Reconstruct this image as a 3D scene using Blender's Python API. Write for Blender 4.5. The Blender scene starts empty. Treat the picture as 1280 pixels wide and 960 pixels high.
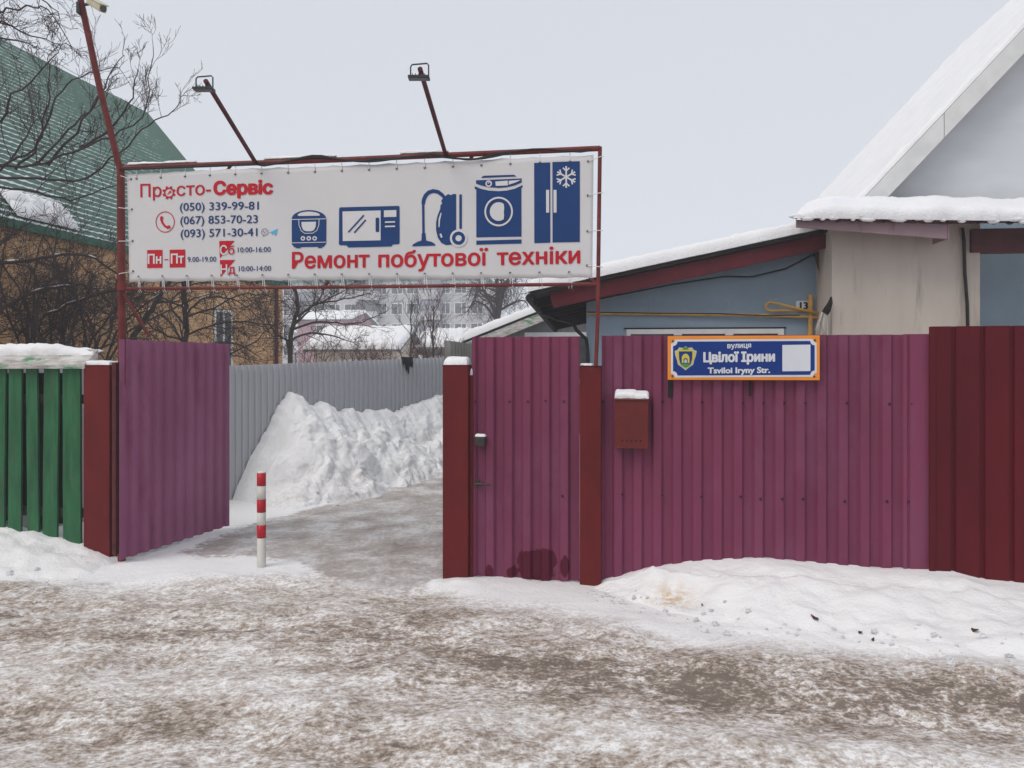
import bpy, bmesh, math, random
from mathutils import Vector, noise
from mathutils.geometry import tessellate_polygon
R = math.radians
scene = bpy.context.scene
COL = scene.collection

# ------------------------------------------------------------------ camera, world, sun, exposure
FPX, HOR, EYE = 965.0, 462.0, 1.65          # focal length in photo pixels, horizon row, eye height
cam_d = bpy.data.cameras.new('camera'); cam = bpy.data.objects.new('camera', cam_d); COL.objects.link(cam)
cam.location = (0, 0, EYE); cam.rotation_euler = (R(90), 0, 0)
cam_d.sensor_width = 36; cam_d.lens = 36 * FPX / 1280
cam_d.shift_y = -(480 - HOR) / 1280
cam_d.clip_start = 0.05; cam_d.clip_end = 1500
scene.camera = cam
SUN_EL, SUN_ROT = R(50), R(228)
world = bpy.data.worlds.new('World'); scene.world = world; world.use_nodes = True
wn, wl = world.node_tree.nodes, world.node_tree.links
wn.clear()
sky = wn.new('ShaderNodeTexSky'); sky.sky_type = 'NISHITA'; sky.sun_disc = False
sky.sun_elevation = SUN_EL; sky.sun_rotation = SUN_ROT; sky.dust_density = 6; sky.air_density = 1.0
cloud = wn.new('ShaderNodeMixRGB'); cloud.inputs[0].default_value = 0.93      # closed cloud cover over the clear sky
cloud.inputs[2].default_value = (6.42, 6.70, 7.25, 1)
wl.new(sky.outputs[0], cloud.inputs[1])
bg = wn.new('ShaderNodeBackground'); bg.inputs[1].default_value = 0.110
wo = wn.new('ShaderNodeOutputWorld'); wl.new(cloud.outputs[0], bg.inputs[0]); wl.new(bg.outputs[0], wo.inputs[0])
sun_d = bpy.data.lights.new('sun', 'SUN'); sun_d.energy = 1.45; sun_d.angle = R(32); sun_d.color = (1, .945, .885)
sun = bpy.data.objects.new('sun', sun_d); COL.objects.link(sun)
# light comes from the sky's sun direction (behind the camera, slightly left), high above the cloud
sdir = Vector((math.sin(SUN_ROT) * math.cos(SUN_EL), math.cos(SUN_ROT) * math.cos(SUN_EL), math.sin(SUN_EL)))
sun.rotation_euler = (-sdir).to_track_quat('-Z', 'Y').to_euler(); sun.location = sdir * 30
vs = scene.view_settings
vs.view_transform = 'Standard'; vs.look = 'None'; vs.gamma = 1; vs.exposure = 0; vs.use_curve_mapping = False
scene.cycles.use_denoising = True
scene.cycles.max_bounces = 6; scene.cycles.volume_bounces = 3

# ------------------------------------------------------------------ frames that turn measured pixels into points on real planes
class Plane:
    """Vertical plane Y = c - s*X (s is its turn against the picture)."""
    def __init__(self, c, s):
        self.c, self.s = c, s; self.n = math.sqrt(1 + s * s)
        self.e1 = Vector((1, -s, 0)) / self.n; self.e2 = Vector((s, 1, 0)) / self.n; self.o = Vector((0, c, 0))
    def px(self, x, y, b=0.0):
        r = (x - 640) / FPX; C = self.c + b * self.n
        X = r * C / (1 + self.s * r); Y = C - self.s * X
        return Vector((X, Y, EYE + (HOR - y) * Y / FPX))
    def a(self, x, b=0.0):
        return (self.px(x, 0, b) - self.o).dot(self.e1)
    def z(self, x, y, b=0.0):
        return self.px(x, y, b).z
    def w(self, a, b, z):
        p = self.o + self.e1 * a + self.e2 * b; p.z = z; return p
def at(x, y, Y):
    return Vector(((x - 640) / FPX * Y, Y, EYE + (HOR - y) * Y / FPX))
FF = Plane(6.04, 0.19)          # street fence line
BF = Plane(5.97, 0.1825)        # banner frame
def lerp(a, b, t): return a + (b - a) * t
def sst(a, b, x):
    t = min(1, max(0, (x - a) / (b - a))); return t * t * (3 - 2 * t)
def interp(tab, x):
    if x <= tab[0][0]: return tab[0][1]
    for (x0, y0), (x1, y1) in zip(tab, tab[1:]):
        if x <= x1: return lerp(y0, y1, (x - x0) / (x1 - x0))
    return tab[-1][1]
def nz(x, y, z=0.0, s=1.0): return noise.noise(Vector((x * s, y * s, z)))

# ------------------------------------------------------------------ materials
def nodes_of(name):
    m = bpy.data.materials.new(name); m.use_nodes = True
    nt = m.node_tree; b = nt.nodes['Principled BSDF']
    return m, nt, b
def N(nt, t, **kw):
    n = nt.nodes.new(t)
    for k, v in kw.items():
        if k == 'inp':
            for i, x in v.items(): n.inputs[i].default_value = x
        else: setattr(n, k, v)
    return n
def math_n(nt, op, a, b=None, clamp=False):
    n = N(nt, 'ShaderNodeMath', operation=op, use_clamp=clamp)
    for i, v in enumerate((a, b)):
        if v is None: continue
        if isinstance(v, (int, float)): n.inputs[i].default_value = v
        else: nt.links.new(v, n.inputs[i])
    return n.outputs[0]
def noise_n(nt, scale, detail=4, rough=.55, stretch=(1, 1, 1), dist=0.0, off=(0, 0, 0)):
    g = N(nt, 'ShaderNodeNewGeometry'); mp = N(nt, 'ShaderNodeMapping')
    mp.inputs['Scale'].default_value = stretch; mp.inputs['Location'].default_value = off
    nt.links.new(g.outputs['Position'], mp.inputs[0])
    n = N(nt, 'ShaderNodeTexNoise', inp={'Scale': scale, 'Detail': detail, 'Roughness': rough, 'Distortion': dist})
    nt.links.new(mp.outputs[0], n.inputs['Vector']); return n.outputs['Fac']
def ramp(nt, fac, stops):
    r = N(nt, 'ShaderNodeValToRGB'); e = r.color_ramp.elements
    while len(e) < len(stops): e.new(0.5)
    for el, (p, c) in zip(e, stops):
        el.position = p; el.color = (*c, 1) if len(c) == 3 else c
    nt.links.new(fac, r.inputs[0]); return r.outputs[0]
def mix(nt, fac, a, b):
    n = N(nt, 'ShaderNodeMixRGB')
    for i, v in ((0, fac), (1, a), (2, b)):
        if isinstance(v, (int, float)): n.inputs[i].default_value = v
        elif isinstance(v, tuple): n.inputs[i].default_value = (*v, 1)
        else: nt.links.new(v, n.inputs[i])
    return n.outputs[0]
def bump(nt, b, h, strength=.4, dist=.01):
    bn = N(nt, 'ShaderNodeBump', inp={'Strength': strength, 'Distance': dist})
    nt.links.new(h, bn.inputs['Height']); nt.links.new(bn.outputs[0], b.inputs['Normal'])
MATS = {}
def mat(name, c1, c2=None, rough=.6, scale=3.0, stretch=(1, 1, 1), bmp=.0, bdist=.004, bscale=None, lo=.35, hi=.65, c3=None, s3=14.0, f3=(.62, .75), st3=None, spec=.18, metal=0.0, detail=5):
    """two tones in soft patches, a third tone in small marks, a fine bump"""
    m, nt, b = nodes_of(name); c2 = c2 or tuple(x * .8 for x in c1)
    f = noise_n(nt, scale, detail, .6, stretch)
    col = ramp(nt, f, [(lo, c1), (hi, c2)])
    if c3:
        g = noise_n(nt, s3, 5, .65, st3 or stretch, off=(3.1, 7.7, 1.3))
        k = ramp(nt, g, [(f3[0], (0, 0, 0)), (f3[1], (1, 1, 1))])
        col = mix(nt, k, col, c3)
    nt.links.new(col, b.inputs['Base Color'])
    rv = math_n(nt, 'MULTIPLY_ADD', f, .25); rv.node.inputs[2].default_value = rough - .12
    nt.links.new(rv, b.inputs['Roughness'])
    b.inputs['Specular IOR Level'].default_value = spec; b.inputs['Metallic'].default_value = metal
    if bmp:
        bump(nt, b, noise_n(nt, bscale or scale * 8, 4, .6, stretch), bmp, bdist)
    MATS[name] = m; return m
mat('snow', (.87, .87, .88), (.82, .82, .835), .75, 2.5, bmp=.8, bdist=.014, bscale=38, spec=.25)
mat('dirty_snow', (.74, .74, .76), (.58, .57, .58), .75, 3.5, bmp=.8, bdist=.02, bscale=22, c3=(.36, .33, .31), s3=9, f3=(.66, .8), spec=.25)
mat('purple_sheet', (.205, .042, .092), (.152, .033, .072), .50, 1.7, (1, 1, .35), bmp=.12, bdist=.003, bscale=9, c3=(.20, .060, .118), s3=2.2, f3=(.5, .7), st3=(1, 1, .5))
mat('lilac_sheet', (.33, .120, .225), (.245, .075, .155), .42, 1.3, (1, 1, .4), bmp=.15, bdist=.003, bscale=9, c3=(.17, .022, .075), s3=1.5, f3=(.54, .78), st3=(1.3, 1.3, .45))
mat('purple_back', (.33, .33, .30), (.25, .25, .22), .6, 3, (1, 1, .3))
mat('post_red', (.140, .012, .013), (.105, .010, .011), .6, 4, (1, 1, .5), c3=(.16, .030, .022), s3=9, f3=(.63, .8), bmp=.08)
mat('darkred_sheet', (.108, .004, .010), (.074, .003, .008), .55, 2, (1, 1, .25), bmp=.1, bscale=10)
mat('frame_red', (.17, .034, .030), (.115, .022, .022), .5, 8, c3=(.27, .10, .08), s3=20, f3=(.62, .8))
mat('frame_dark', (.10, .022, .026), (.07, .018, .022), .5, 8)
mat('green_board', (.034, .150, .064), (.018, .085, .040), .6, 4, (3, 3, .5), bmp=.45, bdist=.004, bscale=30, c3=(.07, .075, .06), s3=9, f3=(.55, .72), st3=(3, 3, .55))
mat('grey_sheet', (.49, .495, .52), (.44, .445, .47), .5, 1.5, (1, 1, .4), bmp=.05)
mat('weathered_board', (.62, .60, .58), (.30, .275, .25), .8, 9, (.6, .6, 3), bmp=.5, c3=(.07, .26, .13), s3=3.2, f3=(.56, .62))
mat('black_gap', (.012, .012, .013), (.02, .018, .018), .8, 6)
mat('blue_plaster', (.29, .375, .45), (.245, .325, .395), .8, 1.6, bmp=.35, bdist=.004, bscale=60, c3=(.36, .43, .49), s3=3, f3=(.58, .78), st3=(1, 1, .5))
mat('beige_plaster', (.60, .53, .465), (.50, .435, .375), .85, 1.8, (1, 1, .22), bmp=.4, bdist=.004, bscale=45, c3=(.36, .31, .265), s3=3.4, f3=(.58, .72), st3=(1.6, 1.6, .2))
mat('gable_white', (.66, .68, .71), (.60, .62, .655), .75, 1.2, (1, 1, 2.5), bmp=.15, bscale=30)
mat('trim_white', (.72, .73, .72), (.62, .63, .62), .55, 4)
mat('fascia_red', (.13, .017, .024), (.09, .014, .02), .45, 3, c3=(.22, .06, .06), s3=7)
mat('fascia_pink', (.36, .245, .265), (.30, .215, .235), .55, 3, c3=(.20, .11, .075), s3=3.2, f3=(.60, .72), st3=(2, 2, .5))
mat('slate_red', (.12, .035, .04), (.07, .03, .03), .7, 6)
mat('gas_yellow', (.58, .34, .09), (.45, .25, .07), .5, 9)
mat('cable_black', (.02, .02, .022), (.03, .03, .03), .5, 9)
mat('window_glass', (.05, .055, .06), (.09, .095, .10), .12, 3)
mat('banner_white', (.62, .61, .62), (.59, .58, .59), .42, 1.2, bmp=.06, bscale=5, bdist=.02)
mat('print_red', (.50, .010, .022), (.46, .009, .020), .45, 3)
mat('print_navy', (.010, .048, .170), (.009, .043, .155), .45, 3)
mat('print_white', (.64, .63, .64), (.61, .60, .61), .45, 3)
mat('print_cyan', (.10, .42, .66), (.09, .40, .62), .45, 3)
mat('print_violet', (.22, .20, .30), (.20, .18, .28), .45, 3)
mat('sign_blue', (.006, .036, .21), (.005, .032, .19), .35, 3)
mat('sign_orange', (.80, .27, .035), (.74, .24, .03), .4, 3)
mat('sign_white', (.66, .68, .72), (.60, .62, .67), .4, 3)
mat('crest_yellow', (.62, .50, .06), (.56, .45, .05), .4, 3)
mat('crest_green', (.08, .26, .06), (.07, .23, .05), .4, 3)
mat('crest_grey', (.50, .54, .50), (.45, .5, .45), .4, 3)
mat('mailbox_red', (.14, .022, .018), (.11, .018, .016), .42, 5, c3=(.22, .06, .05), s3=12, f3=(.64, .8))
mat('lock_metal', (.075, .066, .062), (.045, .042, .04), .4, 20, metal=.6)
mat('screw_dark', (.05, .018, .025), (.04, .015, .02), .5, 20)
mat('rope_white', (.70, .70, .70), (.62, .62, .62), .8, 20)
mat('bollard_white', (.66, .65, .60), (.56, .55, .50), .45, 6, c3=(.40, .37, .33), s3=14, f3=(.62, .8))
mat('bollard_red', (.46, .018, .028), (.40, .016, .026), .35, 6)
mat('lamp_grey', (.055, .058, .065), (.04, .042, .047), .5, 9)
mat('camera_beige', (.52, .48, .34), (.46, .43, .31), .4, 9)
mat('bark', (.060, .048, .046), (.035, .028, .028), .9, 12, (1, 1, .3), bmp=.5)
mat('twig', (.062, .046, .045), (.042, .032, .034), .9, 5)
mat('twig_reddish', (.11, .062, .052), (.075, .046, .042), .9, 5)
mat('roof_green', (.030, .120, .075), (.026, .10, .065), .5, 1.2)
mat('soffit_dark', (.035, .032, .032), (.02, .018, .018), .7, 5)
mat('grey_siding', (.22, .22, .225), (.18, .18, .185), .7, 3, (6, 6, .4))
mat('pink_wall', (.36, .22, .24), (.31, .2, .215), .8, 2)
mat('grey_roof', (.20, .19, .19), (.15, .15, .15), .8, 2)
mat('panel_grey', (.44, .43, .43), (.36, .355, .36), .85, .35, c3=(.28, .27, .28), s3=.8, f3=(.6, .7))
mat('panel_blue', (.12, .22, .42), (.10, .2, .38), .6, 1)
mat('panel_dark', (.20, .20, .23), (.15, .15, .18), .6, 1)
mat('rag_black', (.016, .016, .018), (.025, .025, .027), .9, 20, bmp=.5)
mat('bristle', (.62, .58, .52), (.45, .42, .38), .9, 60, (1, 1, .1))
mat('leaf_brown', (.10, .045, .03), (.05, .03, .025), .8, 20)
mat('yellow_snow', (.66, .50, .28), (.70, .62, .48), .8, 8)
mat('tree_snow', (.80, .80, .81), (.66, .67, .70), .8, 3)

def corrugate_back(): pass
def brick_material():
    m, nt, b = nodes_of('ochre_brick')
    g = N(nt, 'ShaderNodeTexCoord'); mp = N(nt, 'ShaderNodeMapping'); mp.inputs['Rotation'].default_value = (R(90), 0, 0)
    # bricks laid along the long wall (the wall's own axes are its object's x/y)
    sep = N(nt, 'ShaderNodeSeparateXYZ'); com = N(nt, 'ShaderNodeCombineXYZ')
    nt.links.new(g.outputs['Object'], sep.inputs[0])
    nt.links.new(math_n(nt, 'ADD', sep.outputs[0], sep.outputs[1]), com.inputs[0]); nt.links.new(sep.outputs[2], com.inputs[1])
    bt = N(nt, 'ShaderNodeTexBrick', inp={'Scale': 1.0, 'Mortar Size': .006, 'Brick Width': .25, 'Row Height': .075, 'Bias': 0.0})
    bt.inputs['Color1'].default_value = (.64, .37, .15, 1); bt.inputs['Color2'].default_value = (.52, .28, .115, 1); bt.inputs['Mortar'].default_value = (.52, .45, .36, 1)
    nt.links.new(com.outputs[0], bt.inputs['Vector'])
    f = noise_n(nt, .7, 4, .6)
    k = ramp(nt, f, [(.42, (1, 1, 1)), (.68, (.72, .66, .62))])
    mm = N(nt, 'ShaderNodeMixRGB', blend_type='MULTIPLY'); mm.inputs[0].default_value = 1
    nt.links.new(bt.outputs[0], mm.inputs[1]); nt.links.new(k, mm.inputs[2]); nt.links.new(mm.outputs[0], b.inputs['Base Color'])
    b.inputs['Roughness'].default_value = .85; MATS['ochre_brick'] = m
brick_material()
def ground_material():
    m, nt, b = nodes_of('trodden_snow')
    ad = N(nt, 'ShaderNodeAttribute', attribute_name='dirt'); ai = N(nt, 'ShaderNodeAttribute', attribute_name='ice')
    rot = (1, 1, 1)
    n0 = noise_n(nt, .55, 3, .5, (.7, 1.3, 1))
    n1 = noise_n(nt, 3.0, 5, .6, (.75, 1.2, 1))
    n2 = noise_n(nt, 17, 6, .66, (.85, 1.1, 1), 0, (2, 5, 0))
    n3 = noise_n(nt, 42, 4, .7, (.9, 1.1, 1), 0, (7, 1, 0))
    c_ = lambda n, k: math_n(nt, 'MULTIPLY', math_n(nt, 'SUBTRACT', n, .5), k)
    s = math_n(nt, 'ADD', c_(n2, 2.35), c_(n1, 1.6)); s = math_n(nt, 'ADD', s, c_(n0, .9)); s = math_n(nt, 'ADD', s, c_(n3, 2.5))
    # clean snow keeps only the strongest marks
    k = math_n(nt, 'MULTIPLY_ADD', ad.outputs['Fac'], .80); k.node.inputs[2].default_value = .12
    s = math_n(nt, 'MULTIPLY', s, k)
    s = math_n(nt, 'ADD', s, math_n(nt, 'MULTIPLY', ad.outputs['Fac'], .64))
    col = ramp(nt, s, [(.08, (.87, .865, .86)), (.27, (.67, .645, .625)), (.42, (.55, .505, .47)), (.56, (.42, .36, .31)), (.76, (.265, .21, .17)), (1.05, (.12, .096, .08))])
    col = mix(nt, math_n(nt, 'MULTIPLY', ad.outputs['Fac'], .16, True), col, ramp(nt, n1, [(.35, (.54, .465, .40)), (.65, (.40, .32, .265))]))
    n4 = noise_n(nt, 105, 2, .5, (1, 1, 1), 0, (1, 9, 0)); n5 = noise_n(nt, 48, 3, .6, (1, 1, 1), 0, (8, 2, 0))
    gr_ = math_n(nt, 'MULTIPLY', math_n(nt, 'MAXIMUM', ramp(nt, n4, [(.70, (0, 0, 0)), (.74, (1, 1, 1))]), ramp(nt, n5, [(.70, (0, 0, 0)), (.74, (1, 1, 1))])), math_n(nt, 'MULTIPLY', ad.outputs['Fac'], 1.2, True))
    col = mix(nt, gr_, col, (.075, .060, .052))
    i1 = noise_n(nt, 2.2, 6, .68, (1, 1, 1), 0, (4, 4, 0)); i2 = noise_n(nt, 22, 6, .72, (1, 1, 1), 0)
    q = math_n(nt, 'ADD', math_n(nt, 'MULTIPLY', i1, .78), math_n(nt, 'MULTIPLY', i2, .40))
    icol = ramp(nt, q, [(.38, (.21, .172, .15)), (.50, (.345, .295, .265)), (.59, (.47, .43, .40)), (.68, (.68, .66, .65))])
    iw = math_n(nt, 'ADD', ai.outputs['Fac'], math_n(nt, 'MULTIPLY', math_n(nt, 'SUBTRACT', n1, .5), .9))
    iw = math_n(nt, 'ADD', iw, math_n(nt, 'MULTIPLY', math_n(nt, 'SUBTRACT', n2, .5), 1.5))
    iw = ramp(nt, iw, [(.40, (0, 0, 0)), (.62, (1, 1, 1))])
    iw2 = math_n(nt, 'MULTIPLY', iw, math_n(nt, 'GREATER_THAN', ai.outputs['Fac'], .001))
    ay = N(nt, 'ShaderNodeAttribute', attribute_name='stain')
    ys = math_n(nt, 'MULTIPLY', ay.outputs['Fac'], ramp(nt, n2, [(.42, (0, 0, 0)), (.58, (1, 1, 1))]))
    cc = mix(nt, iw2, col, icol)
    cc = mix(nt, ys, cc, (.62, .40, .17))
    nt.links.new(cc, b.inputs['Base Color'])
    rr = math_n(nt, 'SUBTRACT', .78, math_n(nt, 'MULTIPLY', iw2, .40))
    nt.links.new(rr, b.inputs['Roughness']); b.inputs['Specular IOR Level'].default_value = .3
    h = math_n(nt, 'SUBTRACT', math_n(nt, 'ADD', n3, math_n(nt, 'MULTIPLY', n2, 1.3)), math_n(nt, 'MULTIPLY', s, .5))
    bump(nt, b, h, .55, .022); MATS['trodden_snow'] = m
ground_material()
def metal_roof_material():
    """green tile sheet with thin snow left on each step, thinner to the far end"""
    m, nt, b = nodes_of('tile_roof')
    tc = N(nt, 'ShaderNodeUVMap'); sep = N(nt, 'ShaderNodeSeparateXYZ'); nt.links.new(tc.outputs[0], sep.inputs[0])
    u, v = sep.outputs[0], sep.outputs[1]
    d = math_n(nt, 'FRACT', math_n(nt, 'ADD', math_n(nt, 'MULTIPLY', v, 1 / .17), math_n(nt, 'MULTIPLY', math_n(nt, 'SINE', math_n(nt, 'MULTIPLY', u, 6.2832 / .18)), .05)))
    n1 = noise_n(nt, .5, 4, .6, (1, 1, 1)); n2 = noise_n(nt, 6, 3, .6)
    amt = math_n(nt, 'ADD', math_n(nt, 'MULTIPLY', math_n(nt, 'SUBTRACT', n1, .5), .5), math_n(nt, 'MULTIPLY', math_n(nt, 'SUBTRACT', n2, .5), .55))
    amt = math_n(nt, 'ADD', amt, math_n(nt, 'SUBTRACT', math_n(nt, 'MULTIPLY', u, .040), .10))
    sn = math_n(nt, 'LESS_THAN', d, amt)
    col = mix(nt, sn, ramp(nt, n1, [(.35, (.020, .092, .056)), (.65, (.028, .118, .074))]), (.66, .68, .71))
    nt.links.new(col, b.inputs['Base Color']); b.inputs['Roughness'].default_value = .55
    MATS['tile_roof'] = m
metal_roof_material()
def wicket_material():
    """purple sheet with the wet dark patches near its foot"""
    m = MATS['purple_sheet'].copy(); m.name = 'stained_sheet'; nt = m.node_tree; b = nt.nodes['Principled BSDF']
    old = b.inputs['Base Color'].links[0].from_socket
    a = N(nt, 'ShaderNodeAttribute', attribute_name='stain')
    f = math_n(nt, 'ADD', a.outputs['Fac'], math_n(nt, 'MULTIPLY', math_n(nt, 'SUBTRACT', noise_n(nt, 20, 5, .65, (1, 1, .55)), .5), 1.0))
    k = ramp(nt, f, [(.46, (0, 0, 0)), (.54, (1, 1, 1))])
    nt.links.new(mix(nt, k, old, (.085, .006, .022)), b.inputs['Base Color'])
    MATS['stained_sheet'] = m
wicket_material()

# ------------------------------------------------------------------ mesh helpers
ORG = {}
def org(o): return ORG[o.name] if o else Vector((0, 0, 0))
def tag(o, label=None, cat=None, group=None, kind=None):
    if label: o['label'] = label
    if cat: o['category'] = cat
    if group: o['group'] = group
    if kind: o['kind'] = kind
    return o
def thing(name, loc, label, cat, group=None):
    o = bpy.data.objects.new(name, None); COL.objects.link(o); o.location = loc; o.empty_display_size = .2
    ORG[o.name] = Vector(loc); return tag(o, label, cat, group)
class MB:
    def __init__(self): self.v = []; self.f = []; self.m = []
    def add(self, vs_, fs, m=0):
        k = len(self.v); self.v += [Vector(p) for p in vs_]
        for f in fs: self.f.append(tuple(i + k for i in f)); self.m.append(m)
    def hexa(self, b4, t4, m=0):
        self.add(list(b4) + list(t4), [(3, 2, 1, 0), (4, 5, 6, 7), (0, 1, 5, 4), (1, 2, 6, 5), (2, 3, 7, 6), (3, 0, 4, 7)], m)
    def box(self, pl, a0, a1, b0, b1, z0, z1, m=0):
        w = pl.w
        self.hexa([w(a0, b0, z0), w(a1, b0, z0), w(a1, b1, z0), w(a0, b1, z0)], [w(a0, b0, z1), w(a1, b0, z1), w(a1, b1, z1), w(a0, b1, z1)], m)
    def beam(self, p, q, w, h, m=0, up=Vector((0, 0, 1))):
        p, q = Vector(p), Vector(q); d = (q - p).normalized(); x = d.cross(up)
        if x.length < 1e-4: x = d.cross(Vector((0, 1, 0)))
        x.normalize(); y = x.cross(d).normalized(); x *= w / 2; y *= h / 2
        self.hexa([p - x - y, p + x - y, p + x + y, p - x + y][::-1], [q - x - y, q + x - y, q + x + y, q - x + y][::-1], m)
    def tube(self, pts, rad, n=6, m=0, cap=True):
        pts = [Vector(p) for p in pts]; L = len(pts)
        if not isinstance(rad, (list, tuple)): rad = [rad] * L
        vs_ = []; ref = None
        for i, p in enumerate(pts):
            d = (pts[min(i + 1, L - 1)] - pts[max(i - 1, 0)])
            if d.length < 1e-9: d = Vector((0, 0, 1))
            d.normalize()
            if ref is None:
                ref = d.cross(Vector((0, 0, 1)));
                if ref.length < .05: ref = d.cross(Vector((1, 0, 0)))
            x = (ref - d * ref.dot(d)).normalized(); ref = x; y = d.cross(x)
            for k in range(n):
                t = 2 * math.pi * k / n; vs_.append(p + (x * math.cos(t) + y * math.sin(t)) * rad[i])
        fs = [(i * n + k, i * n + (k + 1) % n, (i + 1) * n + (k + 1) % n, (i + 1) * n + k) for i in range(L - 1) for k in range(n)]
        if cap: fs += [tuple(range(n))[::-1], tuple(range((L - 1) * n, L * n))]
        self.add(vs_, fs, m)
    def grid(self, fn, nu, nv, m=0, flip=False):
        vs_ = [fn(i / nu, j / nv) for j in range(nv + 1) for i in range(nu + 1)]; W = nu + 1
        fs = [(j * W + i, j * W + i + 1, (j + 1) * W + i + 1, (j + 1) * W + i) for j in range(nv) for i in range(nu)]
        if flip: fs = [f[::-1] for f in fs]
        self.add(vs_, fs, m)
    def build(self, name, mats, parent=None, loc=None, bevel=0, smooth=False, solid=0, solid_off=-1):
        o_ = Vector(loc) if loc is not None else org(parent)
        me = bpy.data.meshes.new(name); me.from_pydata([tuple(p - o_) for p in self.v], [], self.f)
        if isinstance(mats, str): mats = [mats]
        for k in mats: me.materials.append(MATS[k])
        if len(mats) > 1:
            me.polygons.foreach_set('material_index', self.m)
        if smooth: me.polygons.foreach_set('use_smooth', [True] * len(me.polygons))
        me.update()
        ob = bpy.data.objects.new(name, me); COL.objects.link(ob)
        if parent: ob.parent = parent; ob.location = o_ - org(parent)
        else: ob.location = o_
        ORG[ob.name] = o_
        if solid:
            md = ob.modifiers.new('sheet', 'SOLIDIFY'); md.thickness = solid; md.offset = solid_off
        if bevel:
            md = ob.modifiers.new('edge', 'BEVEL'); md.width = bevel; md.segments = 2; md.limit_method = 'ANGLE'
        return ob
def attr(ob, name, vals):
    a = ob.data.attributes.new(name, 'FLOAT', 'POINT'); a.data.foreach_set('value', vals)
def copy_tree(o, parent=None, shift=Vector((0, 0, 0))):
    kids = [c for c in COL.objects if c.parent == o]
    c = o.copy(); COL.objects.link(c)
    if parent: c.parent = parent
    else: c.location = o.location + shift
    ORG[c.name] = ORG[o.name] + shift
    for k in kids: copy_tree(k, c, shift)
    return c
def snow_cap(mb, o, ux, uy, w, d, h, nu=14, nv=8, seed=0, rough=.3, p=None, hfun=None, m=0, er=None):
    """soft pillow of snow on the rectangle o + [0,w]*ux + [0,d]*uy, its rim rounded over er metres"""
    ux, uy = Vector(ux).normalized(), Vector(uy).normalized(); up = ux.cross(uy).normalized()
    if up.z < 0: up = -up
    er = er or h * .55
    def stops(L, n):
        r = min(er, L * .45); e = [0, .06 * r, .25 * r, .6 * r, r]; mid = [r + (L - 2 * r) * k / n for k in range(1, n)]
        return e + mid + [L - x for x in e[::-1]]
    def edge(x, L):
        q = min(x, L - x) / min(er, L * .45); return 1.0 if q >= 1 else math.sqrt(max(0, 1 - (1 - q) ** 2.2))
    us, vv = stops(w, nu), stops(d, nv); W = len(us); vs_ = []
    for y in vv:
        for x in us:
            e = edge(x, w) * edge(y, d)
            q = 1 + rough * nz(x * 5 + seed, y * 5, seed) + rough * .8 * nz(x * 14 + seed, y * 14, seed) + rough * .25 * nz(x * 37, y * 37, seed)
            hh = h * (hfun(x / w) if hfun else 1)
            vs_.append(Vector(o) + ux * (x + .012 * nz(y * 5 + seed, x * 8) * (1 - e)) + uy * (y + (.022 * nz(x * 11 + seed, 3.3) + .012 * nz(x * 31, 5.3)) * (1 - e)) + up * (hh * e * q))
    mb.add(vs_, [(j * W + i, j * W + i + 1, (j + 1) * W + i + 1, (j + 1) * W + i) for j in range(len(vv) - 1) for i in range(W - 1)], m)
    mb.grid(lambda u, v: Vector(o) + ux * u * w + uy * v * d + up * -.003, 1, 1, m, True)
def corr(mb, p0, p1, out, zb, zt, prof, period, rows=1, m=0, start=0.0):
    """profiled sheet from p0 to p1 (plan points); prof: (position, depth) over one period; out: outward normal"""
    p0, p1, out = Vector((*p0[:2], 0)), Vector((*p1[:2], 0)), Vector((*out[:2], 0)).normalized()
    L = (p1 - p0).length; d = (p1 - p0) / L; ss = []
    k = -1
    while k * period - start < L:
        for s, e in prof:
            x = k * period + s - start
            if 0 < x < L: ss.append((x, e))
        k += 1
    def dep(x):
        t = (x + start) % period; tab = prof + [(prof[0][0] + period, prof[0][1])]
        return interp([(tab[-2][0] - period, tab[-2][1])] + tab, t)
    ss = [(0, dep(0))] + ss + [(L, dep(L))]
    W = len(ss)
    f = lambda g, x: g(x) if callable(g) else g
    vs_ = []
    for j in range(rows + 1):
        for x, e in ss:
            p = p0 + d * x + out * e; b_, t_ = f(zb, x), f(zt, x); p.z = lerp(b_, t_, j / rows); vs_.append(p)
    fs = [(j * W + i, j * W + i + 1, (j + 1) * W + i + 1, (j + 1) * W + i) for j in range(rows) for i in range(W - 1)]
    if d.cross(Vector((0, 0, 1))).dot(out) < 0: fs = [q[::-1] for q in fs]
    mb.add(vs_, fs, m)
P_WIDE = [(0, 0), (.056, 0), (.074, -.029), (.129, -.029)]
P_GREY = [(0, 0), (.022, 0), (.030, -.024), (.088, -.024)]
P_DARK = [(0, 0), (.150, 0), (.158, -.020), (.178, -.020)]

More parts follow.
